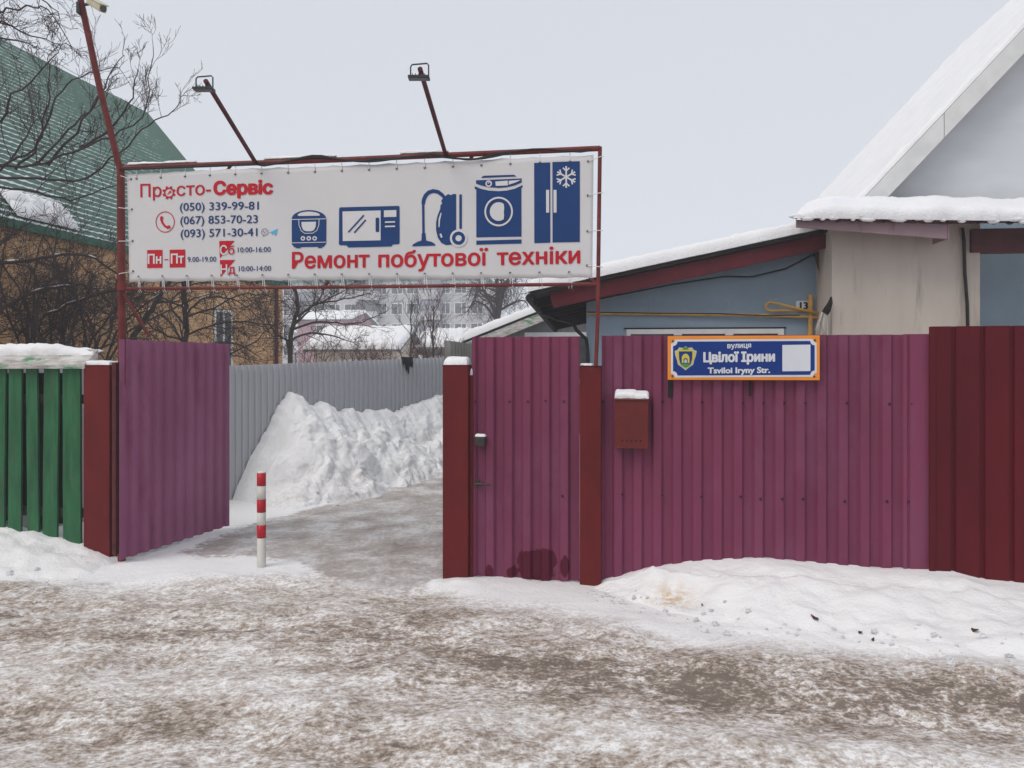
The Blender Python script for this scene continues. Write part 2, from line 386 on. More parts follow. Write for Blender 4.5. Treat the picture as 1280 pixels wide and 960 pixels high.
# ------------------------------------------------------------------ lettering
def text_mesh(s, bold=0.0):
    """glyph outlines filled contour by contour (strokes of one glyph may overlap), heavier by repeated strikes"""
    cu = bpy.data.curves.new('t', 'FONT'); cu.body = s; cu.size = 1; cu.resolution_u = 3; cu.fill_mode = 'NONE'
    o = bpy.data.objects.new('t', cu); COL.objects.link(o); bpy.context.view_layer.update()
    dg = bpy.context.evaluated_depsgraph_get(); me = bpy.data.meshes.new_from_object(o.evaluated_get(dg))
    co = [Vector((v.co.x, v.co.y, 0)) for v in me.vertices]; nxt = {}
    for e in me.edges:
        a, b = e.vertices; nxt.setdefault(a, []).append(b); nxt.setdefault(b, []).append(a)
    bpy.data.objects.remove(o); bpy.data.meshes.remove(me); bpy.data.curves.remove(cu)
    seen, loops = set(), []
    for v in range(len(co)):
        if v in seen or v not in nxt: continue
        lp = [v]; seen.add(v)
        while True:
            c = [u for u in nxt[lp[-1]] if u not in seen]
            if len(lp) == 1: c = [u for u in c if u == v + 1] or c
            if not c: break
            lp.append(c[0]); seen.add(c[0])
        if len(lp) > 2: loops.append([co[u] for u in lp])
    area = lambda L: sum(L[i].x * L[(i + 1) % len(L)].y - L[(i + 1) % len(L)].x * L[i].y for i in range(len(L))) / 2
    def inside(p, L):
        r = False
        for i in range(len(L)):
            a, b = L[i], L[i - 1]
            if (a.y > p.y) != (b.y > p.y) and p.x < (b.x - a.x) * (p.y - a.y) / (b.y - a.y) + a.x: r = not r
        return r
    ar = [area(L) for L in loops]; sg_ = 1 if ar[max(range(len(ar)), key=lambda i: abs(ar[i]))] > 0 else -1
    v0, f0 = [], []
    for n_, (L, a) in enumerate(zip(loops, ar)):
        if a * sg_ < 0 and any(h * sg_ > 0 and inside(L[0], H) for H, h in zip(loops, ar)): continue
        grp = [L] + [H for H, h in zip(loops, ar) if h * sg_ < 0 and abs(h) < abs(a) and inside(H[0], L)]
        b = len(v0); flat = [p for G in grp for p in G]
        v0 += [Vector((p.x, p.y, n_ % 3)) for p in flat]
        f0 += [tuple(i + b for i in t) for t in tessellate_polygon(grp)]
    if not bold: return v0, f0
    vs_, fs = [], []; n = 10
    for k in range(n):
        dx, dy = bold * math.cos(2 * math.pi * k / n), bold * .8 * math.sin(2 * math.pi * k / n); b = len(vs_)
        vs_ += [Vector((v.x + dx, v.y + dy, k * 3 + v.z)) for v in v0]; fs += [tuple(i + b for i in f) for f in f0]
    return vs_, fs
_cap = {}
def cap_height(bold):
    if bold not in _cap: _cap[bold] = max(v.y for v in text_mesh('H', bold)[0])
    return _cap[bold]
def lettering(mb, pl, s, xl, xr, yl, yr, cap, b, bold=0.0, m=0, wave=None, alt=None):
    """s from column xl to xr, baseline rows yl..yr, capitals cap rows tall at the left"""
    vs_, fs = text_mesh(s, bold); x0 = min(v.x for v in vs_); x1 = max(v.x for v in vs_)
    al, ar = pl.a(xl), pl.a(xr); zl, zr = pl.z(xl, yl), pl.z(xr, yr); H = pl.z(xl, yl - cap) - zl
    ch = cap_height(bold); out = []
    for v in vs_:
        t = (v.x - x0) / (x1 - x0); a = lerp(al, ar, t); z = lerp(zl, zr, t) + v.y / ch * H
        out.append(pl.w(a, b - v.z * .00005 + (wave(a, z) if wave else 0), z))
    mb.add(out, fs, m)
class Ink:
    """flat printed shapes on a plane, given in photo columns/rows, kept b in front of it"""
    def __init__(self, pl, wave=None, sx=1, sy=1, ox=0, oy=0):
        self.pl, self.wave, self.t = pl, wave, (sx, sy, ox, oy); self.mb = MB()
    def p(self, x, y, b):
        sx, sy, ox, oy = self.t; q = self.pl.px(x / sx + ox, y / sy + oy); a = (q - self.pl.o).dot(self.pl.e1)
        return self.pl.w(a, b + (self.wave(a, q.z) if self.wave else 0), q.z)
    def poly(self, pts, b, m=0):
        self.mb.add([self.p(x, y, b) for x, y in pts], [tuple(range(len(pts)))], m)
    def rect(self, x0, y0, x1, y1, b, m=0, dy=0, r=0):
        if r:
            pts = []
            for cx, cy, a0 in ((x1 - r, y1 - r, 0), (x0 + r, y1 - r, 90), (x0 + r, y0 + r, 180), (x1 - r, y0 + r, 270)):
                for k in range(4):
                    t = R(a0 + 30 * k); pts.append((cx + r * math.cos(t), cy + r * math.sin(t)))
            pts = [(x, y + dy * (x - x0) / (x1 - x0)) for x, y in pts]
        else: pts = [(x0, y0), (x1, y0 + dy), (x1, y1 + dy), (x0, y1)]
        self.poly(pts, b, m)
    def disc(self, cx, cy, rx, b, m=0, ry=None, n=24):
        ry = ry or rx; self.poly([(cx + rx * math.cos(2 * math.pi * k / n), cy + ry * math.sin(2 * math.pi * k / n)) for k in range(n)], b, m)
    def ring(self, cx, cy, r0, r1, b, m=0, n=28, f=1.0):
        for k in range(n):
            t0, t1 = 2 * math.pi * k / n, 2 * math.pi * (k + 1) / n
            self.poly([(cx + r * math.cos(t), cy + f * r * math.sin(t)) for r, t in ((r0, t0), (r1, t0), (r1, t1), (r0, t1))], b, m)
    def line(self, pts, w, b, m=0):
        L = []; Rr = []
        for i, (x, y) in enumerate(pts):
            x0, y0 = pts[max(i - 1, 0)]; x1, y1 = pts[min(i + 1, len(pts) - 1)]
            dx, dy = x1 - x0, y1 - y0; l = math.hypot(dx, dy) or 1; ww = (w[i] if isinstance(w, (list, tuple)) else w) / 2
            L.append((x - dy / l * ww, y + dx / l * ww)); Rr.append((x + dy / l * ww, y - dx / l * ww))
        for i in range(len(pts) - 1): self.poly([L[i], L[i + 1], Rr[i + 1], Rr[i]], b, m)
def flat_build(ink, name, mats, parent):
    return (ink.mb if isinstance(ink, Ink) else ink).build(name, mats, parent)

# ================================================================== GROUND
def fdist(x, y): return (6.04 - .19 * x - y) / 1.018         # metres in front of the fence line
STEPS = []
_r = random.Random(15)
for (x0, y0, x1, y1) in ((-2.6, 3.9, -.9, 5.7), (1.9, 3.7, -.2, 5.35), (-3.6, 5.3, .6, 4.4), (2.6, 4.2, 3.6, 3.9), (-1.0, 5.9, -1.3, 8.6)):
    L = math.hypot(x1 - x0, y1 - y0); dx, dy = (x1 - x0) / L, (y1 - y0) / L
    for i in range(int(L / .36)):
        sd = .085 if i % 2 else -.085; STEPS.append((x0 + dx * i * .36 - dy * sd + _r.gauss(0, .03), y0 + dy * i * .36 + dx * sd + _r.gauss(0, .03), dx, dy))
def footprint(x, y):
    z = 0
    for (fx, fy, dx, dy) in STEPS:
        ux, uy = x - fx, y - fy
        if abs(ux) > .3 or abs(uy) > .3: continue
        q = math.hypot((ux * dx + uy * dy) / .15, (-ux * dy + uy * dx) / .058)
        z += -.016 * (1 - sst(.6, 1.05, q)) + .008 * math.exp(-((q - 1.25) / .22) ** 2)
    return z
def ground_z(x, y):
    d = fdist(x, y); z = .035 * max(0, -d - 3.0) if d > -25 else .77
    near = 1 - sst(14, 30, math.hypot(x, y))
    if near > 0:
        road = sst(.2, 1.0, d)
        z += near * (.020 + .018 * road) * nz(x * 2.1, y * 2.6, 1.7) + near * (.006 + .011 * road) * nz(x * 6.5, y * 8.0, 4.1)
        z += near * .004 * road * nz(x * 17, y * 20, 9.1)
        if near > .5: z += footprint(x, y)
        z += .020 * math.exp(-((d - 2.38 - .10 * nz(x * .6, 0, 6)) / .10) ** 2) * (.5 + .8 * nz(x * 4, y * 4, 3)) * road
        # mound by the bollard and at the wicket post
        z += .045 * math.exp(-(((x + 2.10) / .75) ** 2 + ((y - 6.02) / .26) ** 2)) * (1 + .5 * nz(x * 7, y * 7))
        z += .05 * math.exp(-(((x + .48) / .26) ** 2 + ((y - 5.90) / .16) ** 2)) * (1 + .6 * nz(x * 9, y * 9, 2))
        z += .02 * math.exp(-((d - .25) / .3) ** 2) * sst(-.6, 0, x)
        z -= .035 * math.exp(-((d - 1.9 - .12 * nz(x * .5, 0, 6)) / .30) ** 2) * sst(-1, 1.5, x); z -= .022 * math.exp(-((d - 2.9 - .1 * nz(x * .4, 0, 2)) / .2) ** 2) * road; z -= .018 * math.exp(-((d - 1.35 - .1 * nz(x * .6, 0, 4)) / .16) ** 2) * sst(1, -2, x)
    return z
def ground_dirt(x, y):
    d = fdist(x, y)
    e = .85 + .25 * nz(x * 1.1, y * 1.1, 3) 
    right = lerp(.58 + .2 * nz(x * 1.1, y * 1.1, 3), 1.08 + .2 * sst(2.4, 4, x) + .16 * nz(x * 1.6, 0, 5), sst(.1, 1.2, x))
    left = .62 + .2 * nz(x * 1.5, y * 1.5, 4); mid = .16 + .15 * nz(x * 2.5, y * 2.5, 6)
    e = lerp(lerp(left, mid, sst(-3.0, -1.4, x)), right, sst(-.95, -.25, x))
    k = sst(e - .22, e + .35, d)
    # wheel lanes: darker strips along the street, brighter between
    lane = .62 * math.exp(-((d - 1.75 - .1 * nz(x * .7, 0, 8)) / .38) ** 2) * sst(-1.6, .9, x)
    lane += .22 * math.exp(-((d - 1.5) / .5) ** 2) * (1 - sst(-1.6, .9, x)) + .18 * math.exp(-((d - 2.75) / .3) ** 2)
    lane -= .14 * math.exp(-((d - 2.35) / .22) ** 2)
    return max(0, min(1.25, k * (.64 + lane + .22 * nz(x * .8, y * 1.2, 11))))
def ground_ice(x, y):
    d = fdist(x, y)
    if d > .9: return 0.0
    xl = interp([(5.6, -2.75), (6.5, -2.85), (7.2, -3.0), (8.5, -2.75), (9.5, -2.25), (10.9, -1.75), (13, -1.15), (18, 0)], y)
    left = sst(xl - .3, xl + .35, x); right = 1 - sst(.2, .8, x)
    front = sst(-.35, .3, -d + .05 - .42 * math.exp(-((x + 2.3) / .7) ** 2) + .38 * sst(-1.9, -1.1, x) - .5 * sst(-.8, -.45, x))
    return max(0.002, left * right * front * .95)
def axis(breaks):
    out = [breaks[0][0]]
    for (a, _), (b, st) in zip(breaks, breaks[1:]):
        n = max(1, round((b - a) / st)); out += [a + (b - a) * (k + 1) / n for k in range(n)]
    return out
xs = axis([(-200, 0), (-60, 20), (-15, 5), (-6, .3), (5, .035), (9, .2), (20, 2), (60, 10), (200, 20)])
ys = axis([(-60, 0), (-10, 10), (1.5, 1), (2.6, .08), (7.2, .03), (11, .07), (20, .3), (60, 4), (170, 15)])
mb = MB(); W = len(xs)
mb.add([Vector((x, y, ground_z(x, y))) for y in ys for x in xs], [(j * W + i, j * W + i + 1, (j + 1) * W + i + 1, (j + 1) * W + i) for j in range(len(ys) - 1) for i in range(W - 1)])
ground = mb.build('ground', 'trodden_snow', smooth=True); tag(ground, 'trodden snow and slush over the street and icy driveway', kind='structure')
attr(ground, 'dirt', [ground_dirt(x, y) for y in ys for x in xs]); attr(ground, 'ice', [ground_ice(x, y) for y in ys for x in xs])
attr(ground, 'stain', [0.0] * (len(xs) * len(ys)))

def heap(name, fn, nu, nv, label, loc, dirt=None, stain=None):
    mb = MB(); mb.grid(fn, nu, nv)
    o = mb.build(name, 'trodden_snow', loc=loc, smooth=True); tag(o, label, 'snow heap')
    if mb.f:                                          # faces up
        n = o.data.polygons[len(o.data.polygons) // 2].normal
        if n.z < 0: o.data.flip_normals()
    attr(o, 'dirt', [dirt(p) if dirt else 0.0 for p in mb.v]); attr(o, 'ice', [0.0] * len(mb.v)); attr(o, 'stain', [stain(p) if stain else 0.0 for p in mb.v])
    return o
# long bank in front of the purple fence
HB = [(FF.a(px_), FF.z(px_, py_)) for px_, py_ in ((715, 734), (745, 727), (775, 720), (800, 712), (835, 706), (870, 701), (950, 697), (1040, 705), (1100, 710), (1160, 711), (1190, 712), (1225, 721), (1280, 727))] + [(5.0, .17), (8, .16)]
DB = [(.4, .2), (1.0, .45), (1.5, .85), (2.2, 1.08), (3, 1.15), (4, 1.3), (8, 1.35)]
def bank_fn(u, v):
    a = lerp(.38, 7.2, u ** 1.35); D = interp(DB, a) + .10 * nz(a * 2.1, 0, 3); t = lerp(-.06, 1.12, v)
    H = interp(HB, a); d = max(0, t) * D
    prof = 1 - sst(.02, 1.0, t) if t > 0 else 1
    prof = lerp(prof, 1 - max(0, t), .35)
    lump = (.05 * nz(a * 2.3, d * 3.2, 6) + .028 * nz(a * 6, d * 7, 2) + .012 * nz(a * 17, d * 17, 5) + .006 * nz(a * 40, d * 40, 1)) * sst(-.02, .3, t) * (1 - sst(.8, 1.1, t))
    # trampled hollow with a stain
    dd = ((a - 1.28) / .16) ** 2 + ((d - .42) / .12) ** 2
    z = H * prof + lump - .05 * math.exp(-dd) - .03 * sst(.86, 1.1, t)
    p = FF.w(a, -d if t > 0 else .06, z); p.z += ground_z(p.x, p.y) * .8 if t > .3 else 0
    return p
heap('snow_bank', bank_fn, 220, 60, 'long smooth snow bank along the foot of the purple fence', FF.w(2.6, -.5, 0),
     lambda p: ground_dirt(p.x, p.y) * sst(.75, 1.2, fdist(p.x, p.y)), lambda p: .9 * math.exp(-(((FF.o - p).dot(-FF.e1) - 1.22) / .13) ** 2 - ((fdist(p.x, p.y) - .40) / .10) ** 2))
# bank below the green board fence
HL = [(-8, .30), (-5.2, .27), (-4.65, .25), (-4.3, .21), (-3.95, .15), (-3.7, .09), (-3.5, .03), (-3.3, -.07), (-3.0, -.12)]
def bankl_fn(u, v):
    a = lerp(-8, -3.0, 1 - (1 - u) ** 1.4); t = lerp(-.10, 1.1, v); D = .85 + .1 * nz(a * 2, 0, 9); d = max(0, t) * D
    H = interp(HL, a); prof = 1 - sst(0, 1.0, t)
    lump = (.05 * nz(a * 3, d * 4, 16) + .03 * nz(a * 8, d * 8, 12) + .012 * nz(a * 20, d * 20, 5)) * (1 - sst(.75, 1.05, t)) * sst(-3.1, -3.8, a)
    z = H * prof + lump - .07 * sst(.8, 1.1, t)
    return FF.w(a, -d if t > 0 else .09, z)
heap('snow_bank', bankl_fn, 120, 40, 'lumpy snow bank below the green board fence', FF.w(-4.5, -.4, 0), lambda p: .8 * ground_dirt(p.x, p.y) * sst(.5, .95, fdist(p.x, p.y)))

# ================================================================== BACK FENCE AND HEAP
G0, GD = Vector((-3.55, 9.8, 0)), Vector((.5903, .8072, 0)); GN = Vector((.8072, -.5903, 0))
def gz(k): return interp([(-4, 1.70), (0, 1.70), (3.96, 1.853), (7, 1.97)], k)
gf = thing('metal_fence', G0 + GD * 1.5, 'long light grey corrugated fence along the driveway', 'fence')
mb = MB(); k0, k1 = -3.3, 6.6
corr(mb, G0 + GD * k0, G0 + GD * k1, GN, lambda s: -.15 + .02 * s, lambda s: gz(s + k0), P_GREY, .096)
mb.build('sheet', 'grey_sheet', gf, solid=.003)
mb = MB()
for z in (.5, 1.5): mb.beam(G0 + GD * k0 - GN * .05 + Vector((0, 0, z)), G0 + GD * k1 - GN * .05 + Vector((0, 0, z + .22)), .04, .03)
mb.build('rail', 'frame_dark', gf)
def gpx(px_):   # distance along the grey fence seen at a photo column
    r = (px_ - 640) / FPX; return (r * G0.y - G0.x) / (GD.x - r * GD.y)
HP = []
for px_, py_ in ((286, 640), (296, 612), (305, 590), (315, 568), (328, 548), (340, 522), (352, 500), (360, 491), (368, 494), (378, 505), (388, 508), (400, 501), (410, 512), (420, 516), (432, 510), (441, 517), (455, 515), (470, 514), (482, 518), (495, 517), (512, 507), (525, 502), (540, 499), (553, 492), (575, 490), (600, 500)):
    k = gpx(px_); Y = (G0 + GD * k).y - .15; HP.append((k, EYE + (HOR - py_) * Y / FPX))
def heap_fn(u, v):
    k = lerp(HP[0][0] - .12, HP[-1][0] + 1.5, u); t = lerp(-.05, 1.06, v)
    tz = max(0, t); H = interp(HP, k); H = max(-.1, H + (1 - sst(.06, .28, tz)) * min(1, max(0, H) * 2) * (.05 * nz(k * 8, 0, 3) + .035 * nz(k * 21, 0, 8) + .025 * nz(k * 43, 0, 5)))
    D = 1.22 + .18 * nz(k * 1.3, 0, 4) - .35 * sst(3.2, 5, k)
    tt = max(0, t); d = .04 + tt * D
    prof = 1 if tt < .1 else (1 - ((tt - .1) / .9)) ** 1.12 if tt < 1 else 0
    prof += .10 * math.exp(-((tt - .82) / .12) ** 2) * sst(1.7, .5, k)
    q = sst(.05, .35, tt) * (1 - sst(.95, 1.05, tt))
    lump = .20 * nz(k * 1.9, d * 2.4, 31) + .10 * nz(k * 4.3, d * 4.8, 7) + .055 * nz(k * 9, d * 9, 3) + .030 * abs(nz(k * 17, d * 17, 3)) + .022 * abs(nz(k * 31, d * 31, 3)) + .010 * nz(k * 60, d * 60, 3)
    z = H * prof + lump * (.30 + .70 * q) * min(1, max(0, H) * 1.6) - .06 * sst(.92, 1.05, tt)
    p = G0 + GD * (k + .10 * nz(k * 2, d * 4, 77) * q) + GN * (d + (.07 * nz(k * 3.1, z * 3.2, 15) + .03 * nz(k * 8, z * 7, 25) + .02 * nz(k * 21, z * 19, 2)) * sst(.06, .3, tt) if t >= 0 else -.0); p.z = z + (ground_z(p.x, p.y) if tt > .5 else 0); return p
heap('snow_heap', heap_fn, 320, 130, 'tall ploughed snow heap against the light grey fence', G0 + GD * 2 + GN * .6, lambda p: max(0, .16 - .22 * p.z + .16 * nz(p.x * 2, p.y * 2, p.z * 2)))
# rag on the fence
k = gpx(508); p0 = G0 + GD * k; zt = gz(k)
mb = MB()
for j, (dx, L) in enumerate(((-.09, .10), (-.03, .20), (.02, .24), (.06, .12), (.10, .14))):
    q = p0 + GD * dx + GN * .012
    pts = [q + Vector((0, 0, zt + .015)) - GN * .03, q + Vector((0, 0, zt + .02)), q + GN * .012 + Vector((0, 0, zt - L * .5)), q + GN * .01 + GD * .012 * (j % 2) + Vector((0, 0, zt - L))]
    mb.tube(pts, [.02, .024, .022, .008], 6)
tag(mb.build('rag', 'rag_black', loc=p0 + Vector((0, 0, zt)), smooth=True), 'torn black rag hanging over the top of the grey fence', 'rag')

# ================================================================== STREET FENCE
def post(name, xl, xr, ytop, zb, label, snow_h, frame=FF, depth=.16, b0=-.06, mat_='post_red', group='dark red gate posts', seed=1, snow_w=1.0):
    al, ar = frame.a(xl, b0), frame.a(xr, b0); zt = frame.z((xl + xr) / 2, ytop, b0)
    t = thing(name, frame.w((al + ar) / 2, b0 + depth / 2, 0), label, 'post', group)
    mb = MB(); mb.box(frame, al, ar, b0, b0 + depth, zb, zt); mb.build('shaft', mat_, t, bevel=.008)
    mb = MB(); mb.box(frame, al - .004, ar + .004, b0 - .004, b0 + depth + .004, zt, zt + .006); mb.build('cap', mat_, t, bevel=.002)
    if snow_h:
        mb = MB(); snow_cap(mb, frame.w(al + .003, b0 + .003, zt + .006), frame.e1, frame.e2, (ar - al - .006) * snow_w, depth - .006, snow_h, seed=seed)
        mb.build('snow_cap', 'snow', t, smooth=True)
    return t
post('gate_post', 104, 137, 457, -.1, 'dark red gate post between the green board fence and the open gate leaf', .035, seed=3)
post('gate_post', 553, 585, 457, -.1, 'dark red gate post carrying the rounded snow cap, left of the wicket door', .060, seed=5)
post('gate_post', 724.5, 751.5, 458, -.1, 'dark red gate post between the wicket door and the mailbox panel', .016, seed=8, snow_w=.6)
post('stop_post', 586.5, 591, 470, -.05, 'thin dark red stop post beside the wicket door edge', .05, depth=.04, b0=-.02, group=None, seed=4)
post('hinge_post', 140.5, 146, 470, -.05, 'thin rusty red hinge post at the left gate leaf', .03, depth=.05, b0=-.01, group=None, seed=7)

# left leaf, swung inward
HL0, HL1 = Vector((-3.318, 6.53, 0)), Vector((-2.915, 7.965, 0))
def leaf(h0, h1, out, zb0, zb1, zt0, zt1, label, front, back, wet=None):
    L = (h1 - h0).length; d = (h1 - h0) / L
    t = thing('gate_leaf', h0 + d * L / 2, label, 'gate leaf', 'open gate leaves')
    mb = MB(); corr(mb, h0, h1, out, lambda s: lerp(zb0, zb1, s / L), lambda s: lerp(zt0, zt1, s / L), P_WIDE, L / 10.2, rows=1)
    o = mb.build('sheet', front, t, solid=.003)
    if back != front:
        o.data.materials.append(MATS[back]); o.modifiers['sheet'].material_offset = 1; o.modifiers['sheet'].material_offset_rim = 0
    mb = MB(); b = -out * .062; zz = [lerp(zb0, zb1, .5) + .12, lerp(zt0, zt1, .5) - .3]
    for z in zz: mb.beam(h0 + b + Vector((0, 0, z)), h1 + b + Vector((0, 0, z)), .03, .04)
    for q in (h0 + d * .02, h1 - d * .02): mb.beam(q + b + Vector((0, 0, zz[0] - .08)), q + b + Vector((0, 0, zz[1] + .1)), .04, .04, up=out)
    mb.build('frame', 'frame_dark', t, bevel=.003)
    return t
d_ = (HL1 - HL0).normalized()
leaf(HL0, HL1, Vector((d_.y, -d_.x, 0)), 0.035, .04, 1.907, 1.915, 'left purple corrugated gate leaf swung inward, beside the green board fence', 'lilac_sheet', 'purple_back')
HR0, HR1 = Vector((-.545, 6.21, 0)), Vector((-.385, 7.66, 0)); d_ = (HR1 - HR0).normalized()
leaf(HR0, HR1, Vector((-d_.y, d_.x, 0)), .03, .03, 1.885, 1.90, 'swung open gate leaf showing its grey back behind the wicket door', 'purple_sheet', 'purple_back')

# wicket door
zt = FF.z(650, 421); a0, a1 = FF.a(590), FF.a(724)
wk = thing('wicket_gate', FF.w((a0 + a1) / 2, 0, 0), 'purple corrugated wicket door with a lock and damp stains at its foot', 'gate')
mb = MB(); corr(mb, FF.w(a0, -.005, 0), FF.w(a1, -.005, 0), -FF.e2, lambda s: .02 - .012 * math.sin(s * 4), zt, P_WIDE, .147, rows=60, start=.03)
ws = mb.build('panel', 'stained_sheet', wk, solid=.003)
def wet(p):
    a = (p - FF.o).dot(FF.e1); s = 0
    for px_, py_, rx, ry in ((662, 702, 17, 15), (680, 700, 16, 15), (612, 716, 6, 10), (640, 716, 8, 8), (706, 708, 6, 14), (671, 716, 24, 14)):
        ca, cz = FF.a(px_), FF.z(px_, py_); k_ = 6.0 / FPX
        s = max(s, 1.1 - .6 * (((a - ca) / (rx * k_)) ** 2 + ((p.z - cz) / (ry * k_)) ** 2))
    return max(0, s)
# finer columns for the stain: subdivide each flat a few times
bm = bmesh.new(); bm.from_mesh(ws.data)
bmesh.ops.subdivide_edges(bm, edges=[e for e in bm.edges if abs(e.verts[0].co.z - e.verts[1].co.z) < 1e-3 * 5 and e.calc_length() > .03], cuts=4)
bm.to_mesh(ws.data); bm.free()
attr(ws, 'stain', [wet(v.co + ORG[ws.name]) for v in ws.data.vertices])
mb = MB()
for z in (.35, 1.45): mb.box(FF, a0 + .01, a1 - .01, .042, .072, z, z + .04)
for a in (a0 + .01, a1 - .05): mb.box(FF, a, a + .04, .0725, .105, .08, zt - .06)
mb.build('frame', 'frame_dark', wk)
mb = MB(); aL = FF.a(595.5); aR = FF.a(608); mb.box(FF, aL, aR, -.055, -.003, FF.z(600, 557), FF.z(600, 545)); o = mb.build('lock', 'lock_metal', wk, bevel=.008)
mb2 = MB(); snow_cap(mb2, FF.w(aL, -.055, FF.z(600, 545)), FF.e1, FF.e2, aR - aL, .05, .018, 8, 6, 2); mb2.build('snow_cap', 'snow', o, smooth=True)
mb = MB(); zz = FF.z(604, 604)
mb.tube([FF.w(FF.a(597), -.004, zz), FF.w(FF.a(597), -.05, zz), FF.w(FF.a(604), -.055, zz), FF.w(FF.a(615), -.052, zz - .004)], [.011, .011, .010, .008], 8)
mb.box(FF, FF.a(595), FF.a(599.5), -.010, -.002, zz - .03, zz + .03); mb.build('handle', 'lock_metal', wk, bevel=.002)

def screws(parent, pts):
    first = None
    for px_, py_ in pts:
        p = FF.px(px_, py_); a = (p - FF.o).dot(FF.e1)
        if first is None:
            mb = MB(); mb.tube([FF.w(a, .0, p.z), FF.w(a, -.012, p.z)], [.011, .008], 8); first = mb.build('screw', 'screw_dark', parent, loc=p); o0 = p
        else:
            c = first.copy(); COL.objects.link(c); c.location = p - org(parent)
screws(wk, [(594, 502), (637, 502), (682, 501), (660, 502), (703, 620), (705, 502)])
# purple fence with its rails
a0, a1 = FF.a(752), FF.a(1162)
pf = thing('metal_fence', FF.w((a0 + a1) / 2, 0, 0), 'purple corrugated fence panel carrying the blue street sign', 'fence')
zt0, zt1 = FF.z(752, 419.5), FF.z(1162, 418)
mb = MB(); am = FF.a(1138)
corr(mb, FF.w(a0, 0, 0), FF.w(am, 0, 0), -FF.e2, -.05, lambda s: lerp(zt0, zt1, s / (a1 - a0)), P_WIDE, .147, start=.05)
mb.build('sheet', 'purple_sheet', pf, solid=.003)
mb = MB(); corr(mb, FF.w(am - .05, -.012, 0), FF.w(a1, -.012, 0), -FF.e2, -.05, zt1 + .003, [(0, 0), (.125, 0), (.132, -.012), (.140, -.012)], .147, start=.10)
o = mb.build('sheet', 'lilac_strip' if 'lilac_strip' in MATS else 'purple_sheet', pf, solid=.003)
mb = MB()
for z in (FF.z(900, 505) - .02, FF.z(900, 621) - .02): mb.box(FF, a0, a1, .042, .075, z, z + .04)
mb.build('rail', 'frame_dark', pf)
screws(pf, [(828, 503), (878, 503), (929, 504), (955, 504), (981, 504), (1007, 504), (1059, 504), (1112, 505), (1139, 505), (828, 619), (877, 621), (926, 621), (951, 624), (978, 624), (1004, 624), (1056, 627), (1109, 627), (1135, 627), (754, 502), (829, 502), (778, 618)])
# two nicks torn in the sheet below the sign
mb = MB()
for xa, xb, ya, yb in ((835, 841, 474, 497), (936, 939, 474, 495)):
    mb = MB(); mb.box(FF, FF.a(xa), FF.a(xb), -.004, -.0015, FF.z(xa, yb), FF.z(xa, ya)); mb.build('tear', 'black_gap', pf)
# dark red fence at the right
a0, a1 = FF.a(1161) , 7.0
df = thing('metal_fence', FF.w(a0 + 1, -.03, 0), 'taller dark red ribbed fence section ending the purple fence', 'fence')
zt = FF.z(1220, 407.5, -.04)
mb = MB(); corr(mb, FF.w(a0, -.04, 0), FF.w(a1, -.04, 0), -FF.e2, -.05, zt, P_DARK, .186, start=.02)
mb.build('sheet', 'darkred_sheet', df, solid=.003)
mb = MB(); mb.box(FF, a0 - .012, a0 + .03, -.052, -.036, -.05, zt - .002); mb.build('edge_strip', 'darkred_sheet', df, bevel=.003)

# green board fence
g = thing('board_fence', FF.w(-4.3, .02, 0), 'green painted board fence below a snowy plank cap', 'fence')
xsb = [(0, 8), (11, 28.5), (34, 49.5), (54.5, 74), (79, 102.5)]
brd = [(FF.a(x0 + .7), FF.a(x1 - .9)) for x0, x1 in xsb]
brd[0] = (brd[0][1] - .115, brd[0][1])
w_ = brd[0][0]
rng = random.Random(4)
while w_ > -7.5:
    g_ = rng.uniform(.03, .045); ww = rng.uniform(.105, .13); brd.insert(0, (w_ - g_ - ww, w_ - g_)); w_ -= g_ + ww
for i, (x0, x1) in enumerate(brd):
    mb = MB(); lean = rng.uniform(-.012, .012); nn = 14; dz = rng.uniform(-.008, .008)
    zs = [lerp(0, 1.66, k / nn) for k in range(nn + 1)]
    for k in range(nn):                      # slightly wavy sawn board
        e = lambda z, s: s * .0025 * nz(z * 4 + i * 7, s * 3) + lean * (z - .8)
        b = lambda z: -.012 + .004 * nz(z * 2, i * 3.1)
        z0, z1 = zs[k], zs[k + 1]
        q = lambda z: [FF.w(x0 + e(z, -1), b(z), z), FF.w(x1 + e(z, 1), b(z), z), FF.w(x1 + e(z, 1), b(z) + .022, z), FF.w(x0 + e(z, -1), b(z) + .022, z)]
        B, T = q(z0), q(z1); fs = [(0, 1, 5, 4), (1, 2, 6, 5), (2, 3, 7, 6), (3, 0, 4, 7)]
        if k == nn - 1: fs.append((4, 5, 6, 7))
        mb.add(B + T, fs)
    o = mb.build('board', 'green_board', g)
mb = MB()
for z in (.35, 1.35): mb.box(FF, -7.6, FF.a(103), .018, .06, z, z + .08)
mb.build('rail', 'soffit_dark', g)
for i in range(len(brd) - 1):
    mb = MB(); mb.box(FF, brd[i][1] - .085, brd[i + 1][0] + .03, .062 + .02 * (i % 2), .078 + .02 * (i % 2), .22 + .06 * (i % 3), 1.62); mb.build('gap_shade_strip', 'black_gap', g)  # near-black strips added behind the boards so the gaps read as dark
mb = MB(); ar = FF.a(105.5, -.07); zc = FF.z(60, 461, -.07)
w = FF.w; z0 = zc; z1 = FF.z(60, 455.5, -.07); z2 = FF.z(60, 436.5, .05)
mb.hexa([w(-7.6, -.07, z0), w(ar, -.07, z0), w(ar, .10, z0), w(-7.6, .10, z0)], [w(-7.6, -.07, z1), w(ar, -.07, z1), w(ar, .10, z2), w(-7.6, .10, z2)])
cp = mb.build('cap_board', 'weathered_board', g, bevel=.004)
mb = MB()
